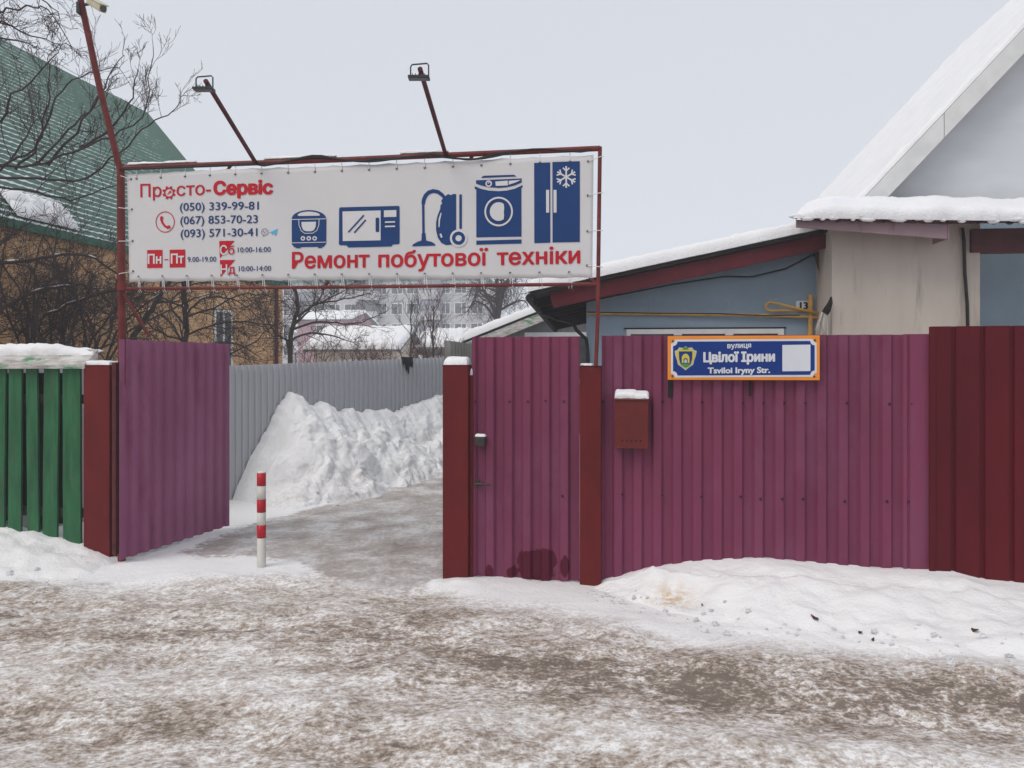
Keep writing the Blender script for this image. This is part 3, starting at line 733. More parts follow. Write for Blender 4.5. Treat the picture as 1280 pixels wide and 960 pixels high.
def hcap(u):
    a = lerp(-7.5, ar, u); px_ = 640 + FPX * FF.w(a, 0, 0).x / FF.w(a, 0, 0).y
    return interp([(-200, 1.0), (-20, .85), (10, 1.05), (45, 1.12), (70, .95), (86, .55), (100, .5), (106, .25)], px_) + .1 * nz(a * 5, 0)
sl = (w(0, .10, z2) - w(0, -.07, z1)).normalized()
snow_cap(mb, lerp(w(-7.6, -.07, z1), w(-7.6, .10, z2), .60), FF.e1, sl * .6 + FF.e2 * .8, ar + 7.6 - .01, .15, .075, 160, 8, 11, .3, hfun=hcap, er=.05)
mb.build('snow_cap', 'snow', cp, smooth=True)

# ================================================================== BOLLARD
pb = Vector((-2.085, 6.43, 0)); k_ = 6.43 / FPX; z_ = lambda y: EYE + (HOR - y) * k_
bo = thing('bollard', pb, 'slim red and white banded bollard standing in the gateway', 'bollard')
mb = MB()
mb.tube([pb + Vector((0, 0, -.1)), pb + Vector((-.002, 0, z_(672)))], .036, 20)
mb.build('post', 'bollard_white', bo, smooth=False, bevel=0)
for i, (ya, yb) in enumerate(((672, 656), (656, 640), (640, 624), (624, 607), (607, 591))):
    mb = MB(); top = i == 4
    pts = [pb + Vector((-.002, 0, z_(ya))), pb + Vector((-.002, 0, z_(yb)))]
    mb.tube(pts, .0355 if i % 2 else .0365, 20)
    mb.build('band', 'bollard_white' if i % 2 else 'bollard_red', bo)
mb = MB(); mb.tube([pb + Vector((-.002, 0, z_(591))), pb + Vector((-.002, 0, z_(590))), pb + Vector((-.002, 0, z_(589)))], [.036, .034, .022], 20)
mb.build('cap', 'bollard_white', bo)
for o in [c for c in COL.objects if c.parent == bo]:
    for p_ in o.data.polygons: p_.use_smooth = len(p_.vertices) == 4

# ================================================================== MAILBOX
a0, a1 = FF.a(767.5, -.1), FF.a(811.5, -.1); zb, zt = FF.z(790, 561, -.1), FF.z(790, 499, -.1)
mbx = thing('mailbox', FF.w((a0 + a1) / 2, -.05, zb), 'dark red metal mailbox hung on the purple fence', 'mailbox')
mb = MB(); mb.box(FF, a0 + .006, a1 - .006, -.10, -.003, zb, zt); mb.build('box', 'mailbox_red', mbx, bevel=.005)
mb = MB(); w = FF.w
mb.hexa([w(a0, -.112, zt - .008), w(a1, -.112, zt - .008), w(a1, -.002, zt - .008), w(a0, -.002, zt - .008)], [w(a0, -.112, zt + .006), w(a1, -.112, zt + .006), w(a1, -.002, zt + .045), w(a0, -.002, zt + .045)])
ld = mb.build('lid', 'mailbox_red', mbx, bevel=.003)
mb = MB(); sl = (w(0, -.002, zt + .045) - w(0, -.112, zt + .006))
snow_cap(mb, w(a0 + .004, -.115, zt + .005), FF.e1, sl, (a1 - a0) * .97, sl.length * .98, .034, 18, 10, 6, .25, hfun=lambda u: 1 if u < .62 else .75); mb.build('snow_cap', 'snow', ld, smooth=True)
mb = MB()
for i in range(5):
    a = lerp(a0, a1, .24 + .13 * i); z = FF.z(790, 551, -.1)
    mb = MB(); mb.tube([w(a, -.0995, z), w(a, -.1025, z)], .0075, 10); mb.build('peep_hole', 'black_gap', mbx)
mb = MB(); am = (a0 + a1) / 2; mb.box(FF, am - .012, am + .012, -.085, -.08, zb - .02, zb - .0005); mb.tube([w(am, -.08, zb - .014), w(am, -.09, zb - .014)], .006, 8)
mb.build('hasp', 'lock_metal', mbx)

# ================================================================== STREET SIGN
SP = Plane(FF.c - .055, FF.s)
sg = thing('street_sign', SP.px(930, 447), 'blue enamel street name sign with orange border and crest', 'sign')
K = Ink(SP, sx=5.818, sy=5.818, ox=820, oy=400)
mb = MB(); a0, a1 = SP.a(834.6), SP.a(1024.8); q = [(834.6, 474.8), (1024.8, 475.4), (1024.8, 419.2), (834.6, 420.3)]
f = [SP.w(SP.a(x), 0, SP.z(x, y)) for x, y in q]; bk = [SP.w(SP.a(x), .022, SP.z(x, y)) for x, y in q]
mb.hexa([f[0], f[1], bk[1], bk[0]], [f[3], f[2], bk[2], bk[3]]); mb.build('board', 'sign_orange', sg, bevel=.003)
def notched(x0, y0, x1, y1, r):
    pts = []
    for cx, cy, a_ in ((x0, y0, 90), (x1, y0, 180), (x1, y1, 270), (x0, y1, 0)):
        for k in range(6):
            t = R(a_ - 18 * k); pts.append((cx + r * math.cos(t), cy + r * math.sin(t)))
    return pts
sk = lambda pts: [(x, y - 6 * (x - 85) / 1105) for x, y in pts]
K.poly(sk(notched(109, 143, 1168, 419, 28)), -.002); flat_build(K, 'border_line', 'sign_white', sg)
K = Ink(SP, sx=5.818, sy=5.818, ox=820, oy=400); K.poly(sk(notched(124, 158, 1153, 404, 32)), -.004); flat_build(K, 'field', 'sign_blue', sg)
for s_, xl, xr, yl, yr, cap, bold in (('вулиця', 909, 938.8, 435.3, 434.6, 6.4, .03), ('Цвілої Ірини', 879, 968.7, 452.4, 451.4, 11.6, .055), ('Tsviloi Iryny Str.', 884.5, 962.7, 466.6, 465.9, 7.2, .045)):
    mb = MB(); lettering(mb, SP, s_, xl, xr, yl, yr, cap, -.006, bold); mb.build('lettering', 'sign_white', sg)
K = Ink(SP, sx=5.818, sy=5.818, ox=820, oy=400); K.poly([(918, 182), (1122, 179), (1122, 371), (918, 373)], -.006); flat_build(K, 'blank_panel', 'sign_white', sg)
K = Ink(SP, sx=5.818, sy=5.818, ox=820, oy=400)
def shield(k): return [(215 + (x - 215) * k, 272 + (y - 272) * k) for x, y in ((215, 190), (232, 203), (262, 200), (272, 216), (296, 226), (290, 258), (278, 290), (270, 325), (240, 345), (215, 366), (190, 345), (160, 325), (152, 290), (140, 258), (136, 226), (158, 216), (168, 200), (198, 203))]
K.poly(shield(1.0), -.006, 0); K.poly(shield(.90), -.0075, 1)
K.poly([(166, 228), (264, 228), (262, 285), (250, 325), (215, 345), (180, 325), (168, 285)], -.009, 2)
K.poly([(180, 318), (250, 318), (240, 334), (215, 348), (190, 334)], -.0105, 3)
K.poly([(187, 312), (187, 268), (200, 250), (215, 244), (230, 250), (243, 268), (243, 312), (230, 312), (230, 285), (215, 274), (200, 285), (200, 312)], -.0105, 1)
K.poly([(206, 312), (206, 290), (215, 284), (224, 290), (224, 312)], -.012, 0)
K.poly([(198, 196), (232, 196), (236, 216), (194, 216)], -.009, 3)
flat_build(K, 'crest', ['crest_grey', 'crest_yellow', 'sign_blue', 'crest_green'], sg)
mb = MB()
for x, y in ((122, 153), (1156, 146), (119, 408), (1150, 411)):
    p = SP.px(x / 5.818 + 820, y / 5.818 + 400); a = (p - SP.o).dot(SP.e1); mb = MB(); mb.tube([SP.w(a, .0, p.z), SP.w(a, -.008, p.z)], .007, 10); mb.build('bolt', 'lock_metal', sg)

# ================================================================== BANNER AND FRAME
TL, TR, BL, BR = BF.px(151, 210), BF.px(750, 185.5), BF.px(153, 361), BF.px(748, 355)
fr = thing('pipe_gantry', Vector((-3.34, 6.58, 0)), 'rusty red pipe frame over the gateway holding the banner', 'frame')
mb = MB(); mb.tube([Vector((TL.x - .028, TL.y + .07, -.05)), Vector((TL.x - .015, TL.y + .05, 1.95)), TL + Vector((0, 0, .03))], .032, 12); mb.build('post', 'frame_red', fr)
mb = MB(); pr = BF.px(744.8, 457.6); mb.tube([pr, BF.px(747, 400), TR + Vector((0, 0, .012))], .0155, 10); mb.build('post', 'frame_red', fr)
mb = MB(); mb.tube([TL, lerp(TL, TR, .5) - Vector((0, 0, .006)), TR], .021, 10); mb.build('top_rail', 'frame_red', fr)
mb = MB(); mb.tube([BL, lerp(BL, BR, .5) - Vector((0, 0, .004)), BR], .014, 10); mb.build('bottom_rail', 'frame_red', fr)
for p_, q_ in [(BF.px(154, 366), BF.px(187, 420, .06)), (BF.px(737, 346), BF.px(747, 357))] + [(BF.px(x - 4, y + 5, .03), BF.px(x + 4, y - 5, .0)) for x, y in ((287, 209), (590, 196), (407, 357))]:
    mb = MB(); mb.tube([p_, q_], .012, 8); mb.build('brace', 'frame_red', fr)
mb = MB(); mb.tube([BL + Vector((0, 0, -.015)), BL + Vector((0, 0, .045))], .043, 12); mb.build('joint', 'frame_red', fr)
mb = MB(); p1 = at(97, -18, 6.35); mb.tube([TL + Vector((-.01, 0, 0)), at(124, 107, 6.5), p1], .026, 10); mb.build('mast', 'frame_red', fr)
mb = MB(); rng = random.Random(2)
cab = [BF.px(150 + 12 * i, 210 - 24.5 * 12 * i / 599 + 2.0 + (3.4 * math.sin(i * .55) + 2 * math.sin(i * .23) if 14 < i < 49 else 0), -.024) for i in range(50)]
mb.tube(cab, .008, 6); mb.tube([p + Vector((0, 0, .006 + .01 * math.sin(i))) for i, p in enumerate(cab)][14:44], .007, 6); mb.build('cable', 'cable_black', fr, smooth=True)
mb = MB()
for i, (x0, x1) in enumerate(((160, 245), (330, 420), (500, 560))):
    pa, pb_ = BF.px(x0, 209 - (x0 - 150) * .0409), BF.px(x1, 209 - (x1 - 150) * .0409)
    mb = MB(); snow_cap(mb, pa + Vector((0, -.016, .017)), pb_ - pa, BF.e2, (pb_ - pa).length, .032, .016, 30, 4, i * 3, .5); mb.build('snow_cap', 'snow', fr, smooth=True)

# banner
CB = Plane(BF.c - .005, BF.s)
def wave(a, z): return .010 * math.sin(a * 2.3 + z * 1.2) + .0035 * math.sin(a * 4.9 - z * 2.6) 
bn = thing('banner', CB.px(450, 270), 'wide white vinyl banner advertising appliance repair above the gateway', 'banner')
cor = [(158, 216.5), (742, 193.5), (740.5, 348), (160.5, 353)]
q = [(CB.a(x), CB.z(x, y)) for x, y in cor]
def bpt(u, v, off=0):
    a = lerp(lerp(q[0][0], q[1][0], u), lerp(q[3][0], q[2][0], u), v); z = lerp(lerp(q[0][1], q[1][1], u), lerp(q[3][1], q[2][1], u), v)
    sag = .009 * abs(math.sin(u * math.pi * 17)); z += -sag * (1 - v) ** 6 + sag * v ** 6
    return CB.w(a, wave(a, z) + off, z)
mb = MB(); mb.grid(lambda u, v: bpt(u, v), 136, 24); mb.build('sheet', 'banner_white', bn, smooth=True, solid=.0012, solid_off=0)
Z1 = dict(sx=4, sy=4, ox=140, oy=170); Z2 = dict(sx=4, sy=4, ox=440, oy=170)
F0, F1, F2 = -.004, -.0065, -.009
def T(s, xl, xr, yl, yr, cap, m, bold=0.0, off=F0):
    mb = MB(); lettering(mb, CB, s, xl, xr, yl, yr, cap, off, bold, 0, wave); return mb.build('lettering', m, bn)
T('Пр', 175, 202, 246.3, 245.6, 15.4, 'print_red', .012)
T('сто-', 221.2, 265, 245.0, 243.6, 15.4, 'print_red', .012)
T('Сервіс', 268, 342, 243.8, 242.2, 16.0, 'print_red', .055)
I = Ink(CB, wave, **Z1); I.ring(286, 284, 19, 26, F0); 
for k in range(8):
    t = R(45 * k + 22); c_, s_ = math.cos(t), math.sin(t)
    I.poly([(286 + c_ * r - s_ * w_, 284 + s_ * r + c_ * w_) for r, w_ in ((25, -7), (34, -5), (34, 5), (25, 7))], F0)
I.line([(278, 292), (286, 284), (296, 276)], 5, F0); I.disc(292, 280, 6, F0); flat_build(I, 'pictogram', 'print_red', bn)
T('(050) 339-99-81', 225.5, 324.3, 263.8, 262.2, 9.7, 'print_navy', .010)
T('(067) 853-70-23', 226, 323.2, 280.6, 279.0, 9.7, 'print_navy', .010)
T('(093) 571-30-41', 226.4, 322.6, 297.0, 295.2, 9.7, 'print_navy', .010)
I = Ink(CB, wave, **Z1); I.ring(266, 430, 45, 49, F0, 0, 36, 1.08)
I.line([(249, 402), (246, 415), (252, 434), (264, 450), (280, 459), (292, 456)], [9, 13, 11, 11, 13, 9], F0); I.disc(249, 409, 8, F1); I.disc(286, 455, 8, F1); flat_build(I, 'pictogram', 'print_red', bn)
I = Ink(CB, wave, **Z1); I.ring(767, 481, 15, 18, F0); I.line([(760, 474), (763, 483), (771, 489)], 4, F0); I.line([(768, 472), (775, 477), (776, 483)], 2, F0); I.poly([(758, 496), (757, 506), (766, 499)], F0); flat_build(I, 'pictogram', 'print_violet', bn)
I = Ink(CB, wave, **Z1); I.poly([(788, 484), (832, 464), (824, 500), (808, 489), (806, 498), (801, 487)], F0); flat_build(I, 'pictogram', 'print_cyan', bn)
for (x0, y0, x1, y1) in ((174, 570, 252, 660), (289, 569, 368, 658)):
    I = Ink(CB, wave, **Z1); I.rect(x0, y0, x1, y1, F0, 0, -1); flat_build(I, 'day_tile', 'print_red', bn)
T('Пн', 184.6, 202, 329.6, 329.4, 11.5, 'print_white', .03, F1); T('Пт', 214, 230.8, 329.4, 329.1, 11.5, 'print_white', .03, F1)
I = Ink(CB, wave, **Z1); I.rect(261, 616, 282, 621, F0); flat_build(I, 'dash', 'print_red', bn)
T('9.00-19.00', 235, 271, 327.6, 327.2, 6.2, 'print_navy', .005)
for pts in (((540, 526), (617, 525), (542, 612)), ((542, 621), (619, 620), (544, 707))):
    I = Ink(CB, wave, **Z1); I.poly(pts, F0); flat_build(I, 'day_tile', 'print_red', bn)
T('С', 276, 285, 318.6, 318.4, 11.0, 'print_white', .02, F1); T('б', 286, 294, 318.3, 318.1, 10.5, 'print_red', .01, F1)
T('Н', 276.3, 285, 342.6, 342.4, 11.0, 'print_white', .02, F1); T('д', 286.4, 295, 342.2, 342.1, 10.5, 'print_red', .01, F1)
T('10:00-16:00', 298, 339.2, 315.8, 315.2, 6.3, 'print_navy', .005); T('10:00-14:00', 299.2, 339.8, 339.3, 338.8, 6.3, 'print_navy', .005)
T('Ремонт', 365.8, 462, 335.8, 334.0, 19.4, 'print_red', .026); T('побутової', 472.6, 610.3, 333.8, 331.4, 19.4, 'print_red', .026); T('техніки', 621, 725.6, 331.2, 329.0, 19.4, 'print_red', .026)
C5 = dict(sx=1280 / 260, sy=1280 / 260, ox=340, oy=240); C7 = dict(sx=1255 / 170, sy=1255 / 170, ox=580, oy=190)
NW = ['print_navy', 'print_white']
def arc(cx, cy, rx, ry, a0, a1, n=12): return [(cx + rx * math.cos(R(lerp(a0, a1, k / n))), cy - ry * math.sin(R(lerp(a0, a1, k / n)))) for k in range(n + 1)]
# cooker
I = Ink(CB, wave, **C5)
I.poly([(124, 166)] + arc(230, 166, 106, 54, 170, 10, 14) + [(337, 164), (337, 318), (322, 338), (142, 342), (126, 324)], F0)
I.poly(arc(230, 146, 70, 24, 175, 5, 10) + [(290, 147), (170, 149)], F1, 1)
I.line([(124, 171), (338, 166)], 4, F1, 1); I.line([(128, 315), (336, 310)], 4, F1, 1)
I.line([(168, 168), (170, 205), (184, 240), (205, 256), (255, 255), (280, 238), (292, 205), (293, 166)], 4, F1, 1)
I.poly([(185, 186), (274, 184), (272, 215), (262, 236), (245, 243), (213, 243), (197, 236), (187, 214)], F1, 1)
for x in (195, 231, 267): I.disc(x, 287, 14, F1, 1); I.disc(x, 287, 6, F2, 0)
I.rect(152, 341, 180, 348, F0); I.rect(286, 339, 312, 346, F0); flat_build(I, 'pictogram', NW, bn)
# microwave
I = Ink(CB, wave, **C5)
I.poly([(414, 104), (420, 95), (776, 84), (783, 90), (783, 314), (776, 320), (742, 322), (734, 334), (472, 342), (460, 329), (420, 328), (414, 322)], F0)
I.poly([(436, 121), (668, 113), (668, 297), (438, 303)], F1, 1)
I.line([(472, 249), (567, 143)], 9, F2); I.line([(508, 252), (578, 172)], 9, F2); I.rect(638, 158, 660, 246, F2, 0, 0, 7)
I.poly([(688, 113), (764, 110), (764, 152), (688, 154)], F1, 1); I.line([(694, 185), (756, 183)], 9, F1, 1); I.line([(694, 212), (756, 210)], 9, F1, 1); flat_build(I, 'pictogram', NW, bn)
# vacuum cleaner
I = Ink(CB, wave, **Z2)
I.line([(356, 500), (354, 340)] , 12, F0)
I.line([(354, 340), (357, 318), (366, 297), (382, 281), (404, 274), (428, 278), (448, 292), (460, 306)], [18, 19, 20, 20, 20, 19, 18, 16], F0)
I.poly([(347, 485), (365, 484), (369, 522), (345, 523)], F0)
I.poly([(298, 551), (304, 540), (328, 527), (345, 522), (369, 522), (396, 528), (412, 538), (417, 547)], F0)
I.poly([(470, 296), (480, 289), (492, 295), (506, 289), (520, 290), (520, 470), (496, 495), (500, 542), (470, 545), (446, 534), (428, 508), (419, 470), (419, 430), (426, 398), (440, 362), (441, 346), (450, 335), (444, 325), (452, 312)], F0)
I.line([(445, 384), (436, 415), (434, 455)], [5, 8, 5], F1, 1); I.line([(441, 488), (448, 507)], 9, F1, 1)
I.rect(536, 291, 549, 464, F0, 0, 0, 5)
I.disc(533, 511, 44, F1, 1); I.ring(533, 511, 16, 33, F2, 0); flat_build(I, 'pictogram', NW, bn)
# washing machine
I = Ink(CB, wave, **C7)
I.poly([(160, 241), (172, 226), (190, 220), (462, 214), (478, 222), (484, 230)], F0)
I.poly([(112, 262), (535, 248), (535, 285), (470, 312), (400, 328), (320, 334), (230, 326), (160, 310), (112, 292)], F0)
I.poly([(98, 322), (104, 318), (160, 342), (230, 358), (320, 364), (400, 358), (470, 342), (540, 310), (546, 316), (540, 332), (532, 338), (532, 782), (114, 788), (114, 346), (100, 340)], F0)
I.poly([(114, 818), (532, 808), (532, 846), (114, 856)], F0)
I.ring(230, 294, 18, 30, F1, 1); I.line([(222, 292), (238, 282)], 8, F1, 1); I.poly([(292, 276), (406, 268), (408, 312), (296, 316)], F1, 1); I.poly([(416, 270), (530, 262), (480, 285), (416, 306)], F1, 1)
I.ring(322, 552, 116, 132, F1, 1, 40, 1.03)
I.poly(arc(322, 552, 82, 86, 55, 305, 20) + [(372, 585), (370, 552), (374, 520)], F1, 1); flat_build(I, 'pictogram', NW, bn)
# fridge
I = Ink(CB, wave, **C7)
I.poly([(650, 106), (798, 101), (798, 838), (650, 842)], F0); I.poly([(818, 98), (1070, 88), (1070, 832), (818, 836)], F0)
I.rect(760, 354, 788, 562, F1, 1); I.rect(828, 354, 856, 562, F1, 1)
for k in range(6):
    t = R(60 * k + 90); c_, s_ = math.cos(t), math.sin(t); L = 100 if k in (0, 3) else 95
    tr = lambda r, w_: (945 + c_ * r - s_ * w_, 235 + s_ * r + c_ * w_)
    I.line([tr(0, 0), tr(L, 0)], 15, F1, 1); I.line([tr(56, 0), tr(84, 30)], 13, F1, 1); I.line([tr(56, 0), tr(84, -30)], 13, F1, 1)
flat_build(I, 'pictogram', NW, bn)
# eyelets and ties
def tie(p, q_):
    mbR = MB(); q_ = Vector(q_); dn = (q_ - p).normalized()
    mbR.tube([p + Vector((0, -.004, 0)), lerp(p, q_, .5) + Vector((0, -.012, 0)), q_ + Vector((0, -.026, 0)) + dn * .012, q_ + dn * .03], .0034, 5); mbR.build('cable_tie', 'rope_white', bn)
def eyelet(p):
    mbE = MB(); mbE.tube([p, p + Vector((0, -.003, 0))], .009, 8); mbE.build('eyelet', 'lock_metal', bn)
for i in range(17):
    u = (i + .35) / 17 * .99 + .003
    for v, A, B in ((.045, TL, TR), (.955, BL, BR)):
        p = bpt(u, v, -.004); eyelet(p)
        t = (p.x - A.x) / (B.x - A.x); r = lerp(A, B, t)
        tie(p, r + Vector((0, .02, 0)))
        if v > .5: tie(p + Vector((.01, 0, 0)), r + Vector((.02, .01, 0)))
for v in (.05, .33, .62, .90):
    for u, A, B in ((.010, TL, BL), (.990, TR, BR)):
        p = bpt(u, v, -.004); eyelet(p); tie(p, lerp(A, B, v * .95 + .02))

# floodlights on slanted arms
def flood(px0, py0, px1, py1, Ye, label):
    p0 = BF.px(px0, py0); e = at(px1, py1, Ye)
    t = thing('floodlight', p0, label, 'floodlight', 'floodlights over the banner')
    mb = MB(); mb.tube([p0, e], .017, 10); mb.build('arm', 'frame_dark', t)
    h = Vector((0, 0, -.085)); cx = e + Vector((0, -.02, .015)); wd = .058
    mb = MB(); mb.box_ = None
    mb.tube([cx + Vector((-wd, 0, -.075)), cx + Vector((-wd, 0, -.01)), cx + Vector((-wd + .01, 0, .004)), cx + Vector((wd - .01, 0, .012)), cx + Vector((wd, 0, -.0)), cx + Vector((wd, 0, -.07))], .005, 6); mb.build('bracket', 'lamp_grey', t)
    P_ = Plane(cx.y, 0.0); mb = MB(); mb.box(P_, cx.x - wd - .014, cx.x + wd + .006, -.034, .034, cx.z - .089, cx.z - .074)
    for k in range(5): mb.box(P_, cx.x - wd + .012 + .02 * k, cx.x - wd + .016 + .02 * k, -.026, .026, cx.z - .0738, cx.z - .062)
    hd = mb.build('lamp_head', 'lamp_grey', t)
    mb = MB(); mb.box(P_, cx.x - wd - .006, cx.x + wd - .002, -.028, .028, cx.z - .0915, cx.z - .0892); mb.build('glass', 'window_glass', hd)
flood(320, 204, 257, 101, 5.35, 'left floodlight on the strongly slanted arm over the banner')
flood(557, 193, 525, 86, 5.0, 'right floodlight on the steep arm over the banner')
# surveillance camera on the mast
cc = at(118, 5, 6.2)
cv = thing('surveillance_camera', cc, 'beige bullet surveillance camera on top of the slanted mast', 'camera')
ca, cb2 = at(112.5, 1, 6.25), at(129, 11, 6.0)
mb = MB(); mb.beam(ca, cb2, .058, .058); mb.build('housing', 'camera_beige', cv, bevel=.012)
d_ = (cb2 - ca).normalized(); mb = MB(); mb.beam(ca - d_ * .01 + Vector((0, 0, .034)), cb2 + d_ * .03 + Vector((0, 0, .034)), .072, .008); mb.build('hood', 'camera_beige', cv, bevel=.003)
mb = MB(); mb.tube([cb2 - d_ * .002, cb2 + d_ * .006], .024, 14); mb.build('lens', 'window_glass', cv)
mb = MB(); mb.tube([ca + Vector((.02, .02, -.01)), at(105, 6, 6.38), at(100, 5, 6.38)], .012, 8); mb.build('bracket', 'lamp_grey', cv)
mb = MB(); P_ = Plane(6.35, 0); mb.box(P_, P_.a(96.5), P_.a(100), -.02, .05, P_.z(97, 17), P_.z(97, 3)); mb.build('junction_box', 'lamp_grey', cv, bevel=.004)


# ================================================================== HOUSES AT THE RIGHT
WB = Plane(9.2, .1)                      # blue wall
w = WB.w
bh = thing('blue_house', WB.px(880, 462), 'low blue plastered house with red fascia and snowy lean-to roof', 'house')
aL, aR = WB.a(733), WB.a(1045)
RL0, RL1 = WB.px(663, 369, -.42), WB.px(1042, 288, -.42)
ra0, ra1 = (RL0 - WB.o).dot(WB.e1), (RL1 - WB.o).dot(WB.e1)
rz = lambda a: lerp(RL0.z, RL1.z, (a - ra0) / (ra1 - ra0))
mb = MB(); mb.hexa([w(aL, 0, -.1), w(aR, 0, -.1), w(aR, 6, -.1), w(aL, 6, -.1)], [w(aL, 0, rz(aL) - .02), w(aR, 0, rz(aR) - .02), w(aR, 6, rz(aR) - .02), w(aL, 6, rz(aL) - .02)])
mb.build('wall', 'blue_plaster', bh)
mb = MB(); b0, b1, h = -.42, 6.4, .045
mb.hexa([w(ra0, b0, RL0.z), w(ra1, b0, RL1.z), w(ra1, b1, RL1.z), w(ra0, b1, RL0.z)], [w(ra0, b0, RL0.z + h), w(ra1, b0, RL1.z + h), w(ra1, b1, RL1.z + h), w(ra0, b1, RL0.z + h)])
rf = mb.build('roof', 'soffit_dark', bh)
mb = MB(); u_ = (RL1 - RL0)
snow_cap(mb, RL0 + Vector((0, 0, h)) - u_.normalized() * .03 - WB.e2 * .02, u_, WB.e2, u_.length + .03, 6.8, .145, 120, 30, 3, .10, er=.09)
mb.build('snow_cap', 'snow', rf, smooth=True)
f0, f1, f2, f3 = WB.px(692, 385, -.36), WB.px(1036, 309.5, -.36), WB.px(1036, 291, -.36), WB.px(686, 366, -.36)
dp = WB.e2 * .03
mb = MB(); mb.hexa([f0, f1, f1 + dp, f0 + dp], [f3, f2, f2 + dp, f3 + dp]); mb.build('fascia', 'fascia_red', bh, bevel=.003)
mb = MB()
for k in range(9):
    mb = MB(); b = .1 + .65 * k; aa = aL - .02; mb.beam(w(ra0 + .04, b, rz(ra0) - .05), w(aa + .3, b, rz(aa + .3) - .05), .05, .10); mb.build('rafter', 'soffit_dark', bh)
mb = MB(); mb.tube([w(ra0 - .01, -.40, RL0.z - .03), w(ra0 - .01, 6.3, RL0.z - .05)], .05, 10); 
gt = mb.build('gutter', 'soffit_dark', bh)
pq = [WB.px(716, 404, -.1), WB.px(721, 413, -.08), WB.px(733, 424, -.05), WB.px(735, 445, -.05)]
mb = MB(); mb.tube([w(ra0, 1.6, RL0.z - .06), lerp(w(ra0, 1.6, RL0.z - .1), pq[0], .6)] + pq + [WB.px(735, 700, -.05)], .022, 8); mb.build('downpipe', 'soffit_dark', bh)
cb_ = []
for i in range(41):
    t = i / 40; x = lerp(700, 1032, t); y = lerp(384, 312, t) + interp([(0, 2), (.12, 0), (.42, 2), (.62, 6), (.72, 14), (.85, 13), (1, -2)], t)
    cb_.append(WB.px(x, y, -.06))
mb = MB(); mb.tube(cb_, .010, 6); mb.tube([WB.px(1014, 318, -.06), WB.px(1022, 322, -.05), WB.px(1027, 345, -.04), WB.px(1026, 392, -.03), WB.px(1024, 415, -.03)], .014, 6); mb.build('cable', 'cable_black', bh, smooth=True)
mb = MB(); q = [(1017, 316), (1032, 312), (1030, 338), (1026, 344), (1022, 336)]
k_ = len(q); mb.add([WB.px(x, y, -.11) for x, y in q] + [WB.px(x, y, -.02) for x, y in q], [tuple(range(k_))[::-1], tuple(range(k_, 2 * k_))] + [(i, (i + 1) % k_, (i + 1) % k_ + k_, i + k_) for i in range(k_)])
mb.build('bracket', 'slate_red', bh)
# window
x0, x1 = WB.a(783), WB.a(979); zt = WB.z(880, 411.5); zb = zt - 1.25
wd = None
mb = MB()
mb.box(WB, x0, x1, -.035, .03, zt - .055, zt); mb.box(WB, x0, x1, -.035, .03, zb, zb + .06)
for xa, xb in ((783, 788), (842, 852), (906, 916), (972, 979)): mb.box(WB, WB.a(xa), WB.a(xb), -.036, .029, zb + .06, zt - .055)
wd = mb.build('window', 'trim_white', bh)
mb = MB(); mb.box(WB, x0 + .02, x1 - .02, -.006, -.003, zb + .03, zt - .03); mb.build('pane', 'window_glass', wd)
mb = MB(); mb.box(WB, x0 - .03, x1 + .03, -.014, -.002, zt + .004, zt + .02); mb.build('hood_strip', 'soffit_dark', wd)
# gas pipe
gp = thing('gas_pipe', WB.px(1013, 400, -.05), 'yellow gas pipe with a bent loop along the blue wall', 'pipe')
mb = MB(); mb.tube([WB.px(734, 391.5, -.05), WB.px(850, 392.5, -.05), WB.px(950, 394, -.05), WB.px(1026, 396.5, -.06)], .017, 8); mb.build('pipe', 'gas_yellow', gp)
mb = MB(); mb.tube([WB.px(1027, 392, -.10), WB.px(1000, 386.5, -.10), WB.px(972, 379.5, -.10), WB.px(962, 378, -.10), WB.px(957.5, 381, -.10), WB.px(957.5, 385.5, -.10), WB.px(963, 388.5, -.09), WB.px(985, 388, -.08), WB.px(1008, 388.5, -.07)], .015, 8); mb.build('loop', 'gas_yellow', gp, smooth=True)
mb = MB(); mb.tube([WB.px(1013.3, 368.5, -.05), WB.px(1013, 430, -.05), WB.px(1013, 680, -.05)], .028, 10); mb.build('riser', 'gas_yellow', gp)
mb = MB(); mb.tube([WB.px(734, 390, -.07), WB.px(820, 391.6, -.068), WB.px(900, 392, -.069), WB.px(955, 394.5, -.07), WB.px(1000, 394, -.07)], .006, 5); mb.build('wire', 'cable_black', gp)
mb = MB(); HN = Plane(WB.c - .03, WB.s)
x0, x1 = HN.a(995), HN.a(1011.5); mb.box(HN, x0, x1, 0, .008, HN.z(1003, 388), HN.z(1003, 376))
pn = mb.build('number_plate', 'sign_white', bh, bevel=.001)
mb = MB(); lettering(mb, HN, '13', 999.5, 1010, 386.3, 386.0, 8.6, -.003, .05); mb.build('lettering', 'rag_black', pn)
